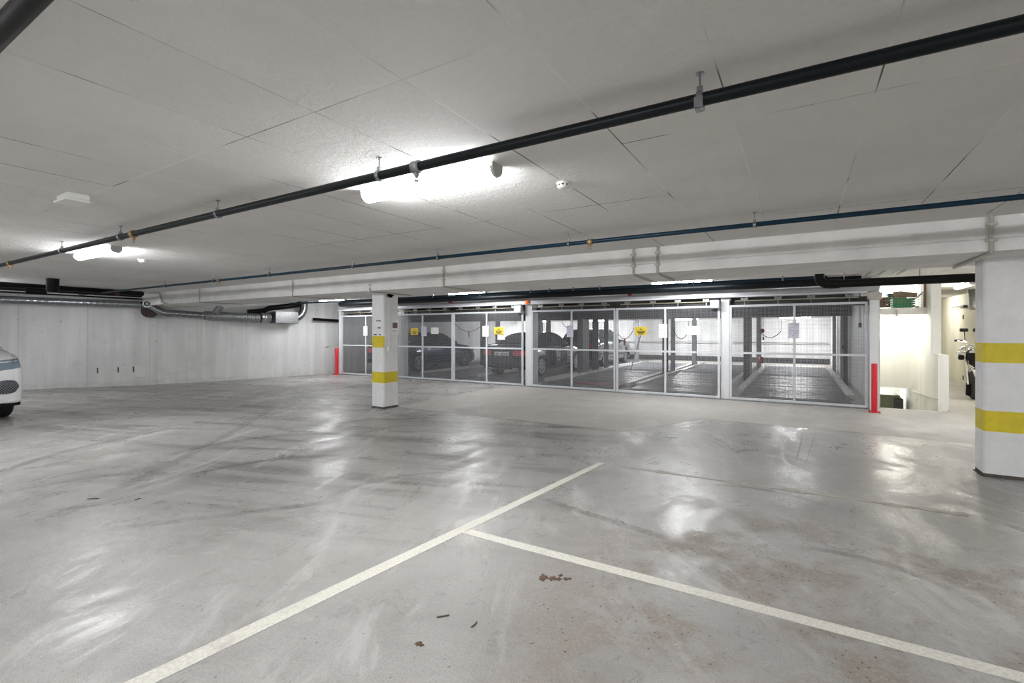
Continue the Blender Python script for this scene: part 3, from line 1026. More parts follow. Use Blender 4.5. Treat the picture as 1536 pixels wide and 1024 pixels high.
# ------------------------------------------------------------------ ducts along the left wall
vd = empty('ventilation_duct', 'silver round ventilation duct running along the left wall', 'duct', tuple(wall_at(100, 455, 0.25)))
def smooth(pts, k=6):
    pts = [Vector(p) for p in pts]
    out = []
    for i in range(len(pts) - 1):
        p0 = pts[max(0, i - 1)]
        p1_, p2_ = pts[i], pts[i + 1]
        p3_ = pts[min(len(pts) - 1, i + 2)]
        for j in range(k):
            t = j / k
            out.append(0.5 * ((2 * p1_) + (p2_ - p0) * t + (2 * p0 - 5 * p1_ + 4 * p2_ - p3_) * t * t + (3 * p1_ - p0 - 3 * p2_ + p3_) * t ** 3))
    out.append(pts[-1])
    return out


def ridged(pts, r, step, amp):
    """tube with spiral-seam ridges"""
    pts = [Vector(p) for p in pts]
    seg = [0]
    for a_, b_ in zip(pts[:-1], pts[1:]):
        seg.append(seg[-1] + (b_ - a_).length)
    total = seg[-1]
    n = int(total / step)
    out, rad = [], []
    def at(s):
        for i in range(len(pts) - 1):
            if s <= seg[i + 1] + 1e-9:
                return pts[i].lerp(pts[i + 1], (s - seg[i]) / max(1e-6, seg[i + 1] - seg[i]))
        return pts[-1]
    for k in range(n + 1):
        s = total * k / n
        for ds, dr_ in ((-0.012, 0), (0, amp), (0.012, 0)):
            ss = min(total, max(0, s + ds * step / 0.12))
            if out and (at(ss) - out[-1]).length < 1e-4:
                continue
            out.append(at(ss))
            rad.append(r + dr_)
    return out, rad


a_ = wall_at(2, 449.2, 0.25)
b_ = wall_at(100, 453, 0.25)
c_ = wall_at(213, 457, 0.25)
far = a_ + (a_ - b_).normalized() * 4.0
o_, r_ = ridged([far, a_, b_, c_], 0.10, 0.14, 0.004)
wpart(MB().tube(o_, 0.1, 20, radii=r_), 'duct_run', M['zinc'], vd)
el = smooth([c_, wall_at(224, 458.5, 0.25), wall_at(232, 462.5, 0.25), wall_at(240, 467, 0.25), wall_at(248, 469.2, 0.25), wall_at(256, 469.8, 0.25)])
wpart(MB().tube(el, 0.105, 20), 'duct_bend', M['zinc'], vd)
d0, d1 = wall_at(247, 469, 0.25), wall_at(306, 473, 0.25)
o_, r_ = ridged([d0, d1], 0.10, 0.14, 0.004)
wpart(MB().tube(o_, 0.1, 20, radii=r_), 'duct_run', M['zinc'], vd)
f0, f1 = wall_at(306, 473, 0.27), wall_at(389, 477, 0.27)
o_, r_ = ridged([f0, f1], 0.14, 0.06, 0.008)
wpart(MB().tube(o_, 0.15, 20, radii=r_), 'silencer', M['zincd'], vd, 'fat ribbed silencer section')
g0, g1 = wall_at(391, 476.5, 0.27), wall_at(405, 476, 0.27)
o_ = [g0, g0.lerp(g1, 0.3), g0.lerp(g1, 0.32), g0.lerp(g1, 0.7), g0.lerp(g1, 0.72), g1]
wpart(MB().tube(o_, 0.16, 20, radii=[0.165, 0.165, 0.15, 0.15, 0.155, 0.14]), 'collar', M['zincd'], vd)
# collar caps at the first bend
ee = wall_at(220.5, 455.5, 0.55)
en = (Vector((0, 0, EYE)) - ee)
en.z = 0
en.normalize()
e2 = wall_at(220.5, 455.5, 0.25)
wpart(MB().tube([e2, ee - en * 0.02], 0.085, 24).tube([ee - en * 0.02, ee + en * 0.012], 0.1, 24), 'end_cap', M['zinc'], vd)
wpart(MB().tube([ee + en * 0.012, ee + en * 0.016], 0.072, 24), 'cap_recess', M['liner'], vd)
wpart(MB().tube([ee + en * 0.016, ee + en * 0.03], 0.045, 24), 'cap_knob', M['conduit'], vd)
# box and rising bend at the right end
b0, b1 = wall_at(409, 476, 0.3), wall_at(443, 476, 0.3)
bd = (b1 - b0)
bd.z = 0
bl = bd.length
bd.normalize()
bn = Vector((-bd.y, bd.x, 0))
Mx = Matrix(((bd.x, bn.x, 0, b0.x), (bd.y, bn.y, 0, b0.y), (0, 0, 1, 0), (0, 0, 0, 1)))
zt = wall_at(426, 467.5, 0.3).z
zb_ = wall_at(426, 484.5, 0.3).z
wpart(MB().bbox((0, -0.2, zb_), (bl, 0.2, zt), 0.008, None, Mx), 'fan_box', M['zincd'], vd, 'square galvanised box')
h_ = smooth([wall_at(441, 478, 0.3), wall_at(449, 474.5, 0.3), wall_at(454.5, 467, 0.3), wall_at(456, 458, 0.3), wall_at(456, 450, 0.3)], 5)
wpart(MB().tube(h_, 0.125, 20), 'duct_bend', M['zinc'], vd)
h0, h1 = wall_at(405, 459.5, 0.2), wall_at(446, 457.5, 0.2)
# black branch pipe above the box, and strap
tag(MB().tube([wall_at(372, 468, 0.12), wall_at(395, 466, 0.12), h0 + Vector((0, 0, -0.05)), h1, wall_at(452, 452, 0.2)], 0.085, 14).build('flexible_duct', M['black']), 'black flexible duct behind the silver fan box on the left wall', 'duct')
st_ = [wall_at(331, 458.5, 0.44), wall_at(323, 469.5, 0.44)]
tag(MB().tube(st_, 0.1, 14).build('branch_duct', M['zincd']), 'dark slanting duct branch in front of the ribbed silencer', 'duct')
dp = wall_at(470, 478.5, 0.12)
dq = wall_at(511, 481, 0.12)
tag(MB().tube([dp, dq], 0.05, 12).build('wall_pipe', M['black']), 'black pipe low on the wall beside the far left cage', 'pipe')
# black pipes under the ceiling along the left wall
mb = MB()
wp = empty('ceiling_pipe', 'pair of black pipes with a valve under the ceiling along the left wall', 'pipe', tuple(wall_at(80, 427, 0.3)))
k0, k1 = P(1, 426.5, Z=2.53), P(214, 440.5, Z=2.545)
k0e = k0 + (k0 - k1).normalized() * 3.5
wpart(MB().tube([k0e, k1], 0.062, 14), 'pipe_run', M['black'], wp)
k2, k3 = P(1, 431, Z=2.5), P(212, 443, Z=2.5)
wpart(MB().tube([k2 + (k2 - k3).normalized() * 3.5, k3], 0.055, 12), 'pipe_run', M['black'], wp)
k4 = P(79, 428, Z=2.475)
wpart(MB().lathe([(0.08, -0.14), (0.10, -0.11), (0.105, 0.12), (0.105, 0.138)], k4, 'z', 20), 'valve', M['black'], wp)
k5, k6 = P(38, 436, Z=2.40), P(70, 437.5, Z=2.40)
wpart(MB().tube([k5, k6], 0.075, 14), 'pump', M['black'], wp)
k7, k8 = wall_at(1, 437.5, 0.1), wall_at(222, 449, 0.1)
wpart(MB().tube([k7 + (k7 - k8).normalized() * 3.5, k8], 0.02, 8), 'cable', M['black'], wp)
k9 = P(176, 441, Z=2.45)
wpart(MB().lathe([(0.03, -0.03), (0.04, -0.02), (0.04, 0.02), (0.03, 0.04)], k9, 'z', 12), 'red_cap', M['redd'], wp, 'small red cap')
# dark red flange below the duct bend
k10 = wall_at(225, 466.5, 0.1)
tag(MB().tube([k10, k10 + Vector((0.12, -0.08, 0))], 0.19, 20).build('pipe_flange', mat('oxblood', (0.035, 0.008, 0.008), 0.5)), 'dark red round flange on the wall under the duct bend', 'flange')

# bits fixed to the left wall
def wallplate(name, px0, py0, px1, py1, th, m, label, cat):
    a1 = wall_at(px0, py1, 0.0)
    b1 = wall_at(px1, py1, 0.0)
    t1 = wall_at(px0, py0, 0.0)
    d_ = b1 - a1
    d_.z = 0
    l_ = d_.length
    d_.normalize()
    n_ = Vector((d_.y, -d_.x, 0))
    Mx_ = Matrix(((d_.x, n_.x, 0, a1.x), (d_.y, n_.y, 0, a1.y), (0, 0, 1, 0), (0, 0, 0, 1)))
    mb_ = MB().bbox((0, 0, a1.z), (l_, th, t1.z), min(th * 0.3, 0.004), None, Mx_)
    return tag(mb_.build(name, m), label, cat)


wallplate('wall_plate', 202, 549, 219, 565.5, 0.02, M['white'], 'square patch plate low on the left wall', 'plate')
wallplate('switch', 487.5, 516, 493, 520, 0.04, M['white'], 'small white switch on the wall left of the far red bollard', 'switch')
for (x_, y_, lb) in ((146.5, 555, 'leftmost of three small brown chips in the left wall'), (177.5, 554, 'middle one of three small brown chips in the left wall'), (200.3, 553, 'brown chip in the wall touching the patch plate')):
    wallplate('paint_chip', x_ - 1.2, y_ - 3.5, x_ + 1.0, y_ + 4.5, 0.006, M['leaf'], lb, 'paint chip')

# ================================================================== CEILING FITTINGS
def smoke_detector(px_, py_, label):
    c_ = P(px_, py_, Z=CEIL)
    t = empty('smoke_detector', label, 'smoke detector', tuple(c_))
    MB().lathe([(0.05, 0), (0.052, -0.012), (0.048, -0.016)], (0, 0, 0), 'z', 24).build('base', M['white'], t)
    MB().lathe([(0.036, -0.016), (0.036, -0.026)], (0, 0, 0), 'z', 24).build('vent', M['ink'], t)
    MB().lathe([(0.044, -0.026), (0.046, -0.032), (0.036, -0.042), (0.02, -0.046)], (0, 0, 0), 'z', 24).build('cover', M['white'], t)
    mb_ = MB()
    for k in range(8):
        a1 = k * math.pi / 4
        mb_.box((math.cos(a1) * 0.04 - 0.004, math.sin(a1) * 0.04 - 0.004, -0.03), (math.cos(a1) * 0.04 + 0.004, math.sin(a1) * 0.04 + 0.004, -0.012))
    mb_.build('rib', M['white'], t)
    return t


smoke_detector(845, 274, 'round white smoke detector on the ceiling right of the tube lamp')
smoke_detector(213, 389, 'white smoke detector on the far left ceiling beside the glowing lamp')
c_ = P(110, 293, Z=CEIL)
t = empty('emergency_light', 'flat white emergency light box on the left ceiling', 'emergency light', tuple(c_))
MB().bbox((-0.12, -0.07, -0.045), (0.12, 0.07, 0.0), 0.006).build('housing', M['white'], t)
MB().bbox((-0.125, -0.09, -0.065), (0.125, 0.075, -0.045), 0.006).build('diffuser', M['paperw'], t)

# ================================================================== CAGES: header, posts, gates
hd = empty('header_beam', 'long grey steel header with a white lip above all the cage gates', 'steel beam', (-6, GATE_Y, 2.3))
wpart(MB().box((-14.3, GATE_Y - 0.08, 2.315), (1.30, GATE_Y + 0.10, 2.43)), 'web', M['header'], hd)
wpart(MB().box((-14.3, GATE_Y - 0.11, 2.285), (1.13, GATE_Y + 0.10, 2.315)), 'lip', M['post'], hd, 'white lower lip')
wpart(MB().box((-14.3, GATE_Y + 0.30, 2.06), (1.2, GATE_Y + 0.42, 2.24)), 'rear_rail', M['darksteel'], hd)

def steel_post(x0, x1, y0, y1, z1, label, cap=False):
    t = empty('steel_post', label, 'post', ((x0 + x1) / 2, (y0 + y1) / 2, 0))
    wpart(MB().bbox((x0, y0, 0), (x1, y1, z1), 0.006), 'shaft', M['post'], t)
    if cap:
        wpart(MB().bbox((x0 - 0.03, y0 - 0.04, z1), (x1 + 0.05, y1, z1 + 0.13), 0.004), 'cap', M['conduit'], t)
    return t


steel_post(-6.60, -6.385, 11.70, 12.06, 2.28, 'white steel post between the double gate with the dark cars and its right neighbour')
steel_post(-1.535, -1.355, 11.70, 12.0, 2.28, 'white steel post left of the gate nearest the stairs')
steel_post(-11.62, -11.28, 11.80, 12.0, 2.28, 'white steel post beside the far left cage, partly hidden by the mid hall column')
steel_post(1.165, 1.30, 11.58, 11.78, 2.15, 'white steel end post behind the right red bollard', True)
steel_post(-14.30, -14.19, 11.62, 11.74, 2.34, 'narrow steel end post of the far left cage')

GH = 2.115
def gate(x0, x1, label, yy=GATE_Y):
    t = empty('sliding_gate', label, 'gate', (x0, yy, 0))
    g = 0.045
    W = x1 - x0
    fr = MB()
    fr.box((0, -0.025, 0.03), (g, 0.025, GH)).box((W - g, -0.025, 0.03), (W, 0.025, GH))
    fr.box((g, -0.025, GH - g), (W - g, 0.025, GH)).box((g, -0.025, 0.03), (W - g, 0.025, 0.03 + g))
    fr.build('frame', M['frame'], t)
    MB().box((W / 2 - 0.022, -0.024, 0.03 + g), (W / 2 + 0.022, 0.024, GH - g)).build('mullion', M['frame'], t)
    zm = 1.055
    MB().box((g, -0.022, zm - 0.022), (W / 2 - 0.022, 0.022, zm + 0.022)).box((W / 2 + 0.022, -0.022, zm - 0.022), (W - g, 0.022, zm + 0.022)).build('middle_rail', M['frame'], t)
    ww = MB()
    p, r = 0.0265, 0.0019
    n = int((W - 2 * g) / p)
    for k in range(1, n):
        x = g + k * (W - 2 * g) / n
        ww.box((x - r, 0.004, 0.03 + g), (x + r, 0.004 + 2 * r, GH - g))
    n = int((GH - 0.03 - 2 * g) / p)
    for k in range(1, n):
        z = 0.03 + g + k * (GH - 0.03 - 2 * g) / n
        ww.box((g, 0.004 - 2 * r, z - r), (W - g, 0.004, z + r))
    o = ww.build('wire_mesh', M['wire'], t)
    # trolleys and running tube
    MB().tube([(0.1, 0.0, 2.205), (W - 0.15, 0.0, 2.205)], 0.013, 8).build('running_tube', M['rail'], t)
    for fx in (0.12, 0.38, 0.62, 0.88):
        rb = MB()
        x = fx * W
        rb.box((x - 0.07, -0.03, 2.215), (x + 0.07, -0.022, 2.262))
        for s in (-0.045, 0.045):
            rb.lathe([(0.022, -0.02), (0.022, 0.0)], (x + s, -0.03, 2.26), 'y', 12)
        rb.box((x - 0.008, -0.008, GH), (x + 0.008, 0.008, 2.24))
        rb.build('trolley', M['zincd'], t)
    return t


def px_x(px_, Y=GATE_Y):
    return P(px_, 500, Y=Y).x


g1 = gate(-14.17, -11.68, 'wire mesh sliding gate at the far left, beside the distant red bollard')
g2 = gate(-11.56, -9.12, 'wire mesh gate with a yellow sign and a dark blue saloon behind it')
g3 = gate(-9.10, -6.64, 'wire mesh gate with the back of a dark car and its number plate behind it')
g4 = gate(-6.37, -3.97, 'wire mesh gate without yellow sign, showing a dark car side and a red stain')
g5 = gate(-3.95, -1.545, 'wire mesh gate carrying a yellow sign, a white sheet and a wide white card')
g6 = gate(-1.345, 1.14, 'wire mesh gate nearest the stairs with one sheet on its mullion')
# floor track
tag(MB().box((-14.2, GATE_Y - 0.03, 0.0), (1.16, GATE_Y + 0.03, 0.022)).build('gate_track', M['zincd']), 'steel floor track under the cage gates', 'track')
# motor boxes
for (pa, pb, ya, yb, lb) in ((772.5, 782.5, 458, 469, 'grey switch box above the gate of the car with the number plate'), (1065.5, 1079, 450, 462, 'pale switch box above the right end of the gate with the white card')):
    a1, b1 = P(pa, ya, Y=GATE_Y - 0.1), P(pb, yb, Y=GATE_Y - 0.1)
    tag(MB().bbox((a1.x, GATE_Y - 0.16, b1.z), (b1.x, GATE_Y - 0.04, a1.z), 0.006).build('switch_box', M['header']), lb, 'box')

# signs on the gates
def sheet(px0, px1, py0, py1, kind, label, cat, dy=0.035):
    Y = GATE_Y - dy
    a1, b1 = P(px0, py0, Y=Y), P(px1, py1, Y=Y)
    W, H = b1.x - a1.x, a1.z - b1.z
    t = empty('sign', label, cat, (a1.x, Y, b1.z))
    mm = {'y': M['sign_y'], 'p': M['paper'], 'w': M['paperw']}[kind]
    MB().box((0, -0.004, 0), (W, 0.0, H)).build('board', mm, t)
    pr = MB()
    rr = random.Random(int(px0 * 7))
    if kind == 'y':
        rows = ((0.72, 0.40, 0.60), (0.48, 0.15, 0.85), (0.30, 0.2, 0.8), (0.14, 0.3, 0.7))
        for (fz, fa, fb) in rows:
            pr.box((W * fa, -0.006, H * fz - H * 0.05), (W * fb, -0.004, H * fz + H * 0.05))
    else:
        n = 8 if kind == 'p' else 3
        for k in range(n):
            z = H * (0.9 - 0.82 * k / n)
            x = W * 0.1
            while x < W * 0.85:
                l = W * rr.uniform(0.08, 0.25)
                if rr.random() < 0.7:
                    pr.box((x, -0.006, z - H * 0.018), (min(x + l, W * 0.92), -0.004, z + H * 0.012))
                x += l + W * 0.04
    pr.build('print', M['ink'] if kind == 'y' else M['ink_soft'], t)
    return t


sheet(545, 551.5, 489, 503.5, 'p', 'bluish sheet on the mullion of the far left gate', 'notice')
sheet(616.5, 627.0, 492, 502, 'y', 'leftmost yellow warning sign, on the gate before the blue saloon', 'sign')
sheet(632.2, 640.0, 489.5, 504, 'p', 'bluish notice right of the leftmost yellow sign', 'notice')
sheet(646.6, 657.8, 491, 500.8, 'w', 'small square white card with marks on the gate before the blue saloon', 'card')
sheet(723.6, 733.0, 488.8, 504.6, 'w', 'white sheet on the mullion of the gate before the number-plated car', 'notice')
sheet(741.5, 755, 490.5, 501.5, 'y', 'yellow sign on the gate before the number-plated car', 'sign')
sheet(746.5, 757.5, 490.0, 509.5, 'w', 'white sheet hanging half behind the middle yellow sign', 'notice', dy=0.02)
sheet(850, 860.2, 488, 505.2, 'p', 'faded sheet on the mullion of the gate before the red stain', 'notice')
sheet(952.5, 970.5, 490, 502.5, 'y', 'rightmost and largest yellow sign, on the gate with the wide white card', 'sign')
sheet(988, 1001, 486, 506.5, 'w', 'white sheet on the mullion right of the largest yellow sign', 'notice')
sheet(1030, 1050, 489, 502, 'w', 'wide white card on the right half of its gate', 'card')
sheet(1182, 1199, 484, 507, 'p', 'greyish poster on the mullion of the gate nearest the stairs', 'notice')

# small red and orange lamps on the header
for (px_, py_, mm, lb, cat) in ((790, 453, 'orange', 'orange warning lamp on the header above the middle white post', 'warning lamp'),
                                (675, 451.5, 'red_plastic', 'small red lamp above the gate of the blue saloon', 'warning lamp'),
                                (944.5, 440, 'red_plastic', 'small red lamp above the gate with the largest yellow sign', 'warning lamp')):
    c1 = P(px_, py_, Y=GATE_Y - 0.14)
    mb = MB().lathe([(0.045, -0.045), (0.05, -0.03), (0.046, 0.02), (0.03, 0.05), (0.008, 0.058)], c1, 'z', 16)
    mb.box((c1.x - 0.03, c1.y, c1.z - 0.06), (c1.x + 0.03, GATE_Y - 0.08, c1.z - 0.03))
    tag(mb.build('warning_lamp', M[mm]), lb, cat)

# ------------------------------------------------------------------ inside the cages
bays = [(-13.95, -11.55), (-11.45, -9.05), (-8.93, -6.55), (-6.40, -4.03), (-3.87, -1.55), (-1.34, 1.04)]
rowY = [(11.95, 18.2), (18.55, 23.3)]
ordn = ['far left', 'second from left', 'third from left', 'fourth from left', 'second from right', 'rightmost']
GP = 'parking platforms in the cages'
def platform(x0, x1, y0, y1, lab, light=False):
    t = empty('parking_platform', lab, 'platform', ((x0 + x1) / 2, y0, 0), GP)
    mb = MB()
    n = int((y1 - y0) / 0.14)
    mb.box((x0 + 0.14, y0, 0.012), (x1 - 0.14, y1, 0.07))
    for k in range(n):
        y = y0 + 0.05 + k * 0.14
        mb.box((x0 + 0.16, y, 0.07), (x1 - 0.16, y + 0.06, 0.088))
    wpart(mb, 'deck', M['greysteel'] if light else M['deck'], t)
    for s, xa in ((0, x0), (1, x1 - 0.15)):
        kb = MB()
        ya = y0 + 1.1 if y0 < 15 else y0
        kb.add([(xa, ya, 0.01), (xa + 0.15, ya, 0.01), (xa + 0.15, ya + 0.0, 0.12), (xa, ya, 0.12),
                (xa, y1 - 0.1, 0.01), (xa + 0.15, y1 - 0.1, 0.01), (xa + 0.15, y1 - 0.1, 0.16), (xa, y1 - 0.1, 0.16)],
               [(0, 1, 2, 3), (7, 6, 5, 4), (3, 2, 6, 7), (1, 5, 6, 2), (0, 3, 7, 4), (0, 4, 5, 1)], None)
        wpart(kb, 'side_kerb', M['kerb'], t)
    return t


for i, (x0, x1) in enumerate(bays):
    platform(x0, x1, *rowY[0], 'ribbed steel parking platform behind the %s gate' % ordn[i])
    platform(x0, x1, *rowY[1], 'paler rear parking platform deep behind the %s gate' % ordn[i], True)
# lift posts between the bays
k_ = 0
names = ['left of the blue saloon', 'right of the blue saloon', 'right of the number-plated car', 'behind the thick mullion of the middle gates', 'left of the rightmost bay', 'at the wall of the rightmost bay']
for i, xx in enumerate((-11.50, -8.99, -6.475, -3.95, -1.445, 1.12)):
    for (yy, ww, mm, zz, nm) in ((16.75, 0.16, 'darksteel', 2.22, 'front'), (17.9, 0.12, 'greysteel', 2.22, 'middle'), (22.0, 0.16, 'greysteel', 2.22, 'rear')):
        hw = ww / 2 if xx < 1 else 0.05
        mb = MB()
        mb.box((xx - hw, yy - 0.1, 0.0), (xx + hw, yy - 0.085, zz))
        mb.box((xx - hw, yy + 0.085, 0.0), (xx + hw, yy + 0.1, zz))
        mb.box((xx - 0.012, yy - 0.085, 0.0), (xx + 0.012, yy + 0.085, zz))
        mb.box((xx - hw - 0.0, yy - 0.13, 0.0), (xx + hw + 0.0, yy + 0.13, 0.02))
        tag(mb.build('lift_post', M[mm]), '%s steel lift post %s' % (nm, names[i]), 'post')
# concrete columns inside (behind the post between the car bays)
for (xx, yy, lb) in ((-6.475, 15.6, 'dark square column inside the cages behind the middle white post'),):
    tag(MB().bbox((xx - 0.1, yy - 0.3, 0), (xx + 0.1, yy + 0.3, CEIL), 0.01).build('cage_column', M['darksteel']), lb, 'column')
# deep dark cross girder
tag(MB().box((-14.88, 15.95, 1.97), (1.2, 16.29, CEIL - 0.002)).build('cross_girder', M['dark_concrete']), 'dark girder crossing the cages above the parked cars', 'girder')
tag(MB().tube([(-14.8, 27.05, 1.02), (1.15, 27.05, 1.02)], 0.02, 8).build('wall_rail', M['zincd']), 'thin horizontal rail on the back wall of the cages', 'rail')
# hanging cables, chains with tags
def sag(name, pxa, pxb, ya, yb, ylow, Y, label, tagm=None, kx=None):
    a1, b1 = P(pxa, ya, Y=Y), P(pxb, yb, Y=Y)
    lowz = P((pxa + pxb) / 2, ylow, Y=Y).z
    pts = []
    for k in range(13):
        s = k / 12
        p_ = a1.lerp(b1, s)
        base = a1.z + (b1.z - a1.z) * s
        p_.z = base - (min(a1.z, b1.z) + abs(a1.z - b1.z) / 2 - lowz) * 4 * s * (1 - s)
        pts.append(p_)
    t = empty(name, label, 'cable', tuple(pts[6]))
    mbx = MB().tube(pts, 0.012, 6)
    mbx.tube([a1, (a1.x, Y, 2.2 if Y > 16.7 else CEIL)], 0.008, 6)
    mbx.tube([b1, (b1.x, Y, 2.2 if Y > 16.7 else CEIL)], 0.008, 6)
    wpart(mbx, 'cable', M['black'], t)
    if tagm:
        c1 = pts[6]
        wpart(MB().box((c1.x - 0.03, Y - 0.01, c1.z - 0.25), (c1.x + 0.03, Y + 0.01, c1.z + 0.02)), 'red_tag', M['red_plastic'], t)
    return t


sag('hanging_cable', 683, 724, 486, 486, 497, 17.6, 'drooping dark cable with a red tag between the blue saloon and the plated car', True)
sag('hanging_cable', 923, 951, 492, 492, 508, 17.6, 'drooping cable with a red tag left of the largest yellow sign', True)
sag('hanging_cable', 1009, 1033, 492, 496, 508, 17.6, 'drooping cable in the cage left of the wide white card')
sag('hanging_cable', 1140, 1172, 498, 496, 506, 17.2, 'drooping black cable in the cage nearest the stairs')
sag('hanging_cable', 843, 880, 484, 484, 496, 17.6, 'drooping cable above the dark car in the fourth cage')
for (px_, y0_, y1_, Y, lb) in ((1145, 486, 505, 17.0, 'hanging pendant switch left in the rightmost cage'), (1265, 470, 517, 14.5, 'hanging pendant switch on the right wall of the rightmost cage'),
                               (1290, 456, 484, 12.6, 'short hanging pendant near the end post')):
    c0, c1 = P(px_, y0_, Y=Y), P(px_, y1_, Y=Y)
    mb = MB().tube([(c0.x, Y, CEIL if Y < 16.3 else 2.2), (c0.x, Y, c1.z)], 0.008, 6).bbox((c0.x - 0.025, Y - 0.02, c1.z - 0.1), (c0.x + 0.025, Y + 0.02, c1.z), 0.004)
    tag(mb.build('pendant_switch', M['black']), lb, 'pendant switch')
c1 = P(1142, 540, Y=21.0)
tag(MB().lathe([(0.07, -0.12), (0.09, -0.08), (0.09, 0.08), (0.05, 0.13)], (c1.x, 21.0, c1.z), 'z', 14).tube([(c1.x, 21, c1.z + 0.1), (c1.x, 21, 2.2)], 0.006, 6).build('red_reel', M['red_plastic']), 'red drum hanging low at the back of the rightmost cage', 'drum')
c1 = P(1143, 496, Y=18.6)
tag(MB().lathe([(0.05, -0.08), (0.08, -0.05), (0.08, 0.05), (0.05, 0.08)], (c1.x, 18.6, c1.z), 'y', 14).tube([(c1.x, 18.6, c1.z + 0.07), (c1.x, 18.6, 2.2)], 0.008, 6).build('red_valve', M['red_plastic']), 'red round valve high in the rightmost cage', 'valve')
# brace leaning in the cage with the big yellow sign
c0 = P(961, 503, Y=17.3)
c1 = P(951, 537, Y=17.3)
c1 = c0 + (c1 - c0) * ((c0.z - 0.09) / (c0.z - c1.z))
tag(MB().tube([c0, c1], 0.022, 8).build('leaning_bar', M['post']), 'pale bar leaning below the largest yellow sign', 'bar')
# red mat
q0 = P(884, 581, Z=0)
mb = MB()
rn = random.Random(5)
ring = [(q0.x + math.cos(a_ * 0.2618) * 0.72 * rn.uniform(0.8, 1.1), 12.55 + math.sin(a_ * 0.2618) * 0.28 * rn.uniform(0.8, 1.1)) for a_ in range(24)]
mb.prism(ring, 0.09, 0.094)
tag(mb.build('red_stain', mat('red_stain', (0.30, 0.05, 0.06), 0.5, noise=0.6, nscale=18)), 'red stain on the platform just behind the fourth gate', 'stain')

# ================================================================== CARS
def catmull(pts, n):
    out = []
    m_ = len(pts)
    for i in range(m_ - 1):
        p0 = pts[max(0, i - 1)]
        p1_, p2_ = pts[i], pts[i + 1]
        p3_ = pts[min(m_ - 1, i + 2)]
        for j in range(n):
            t = j / n
            out.append(tuple(0.5 * (2 * b + (c - a) * t + (2 * a - 5 * b + 4 * c - d) * t * t + (3 * b - a - 3 * c + d) * t ** 3) for a, b, c, d in zip(p0, p1_, p2_, p3_)))
    out.append(tuple(pts[-1]))
    return out


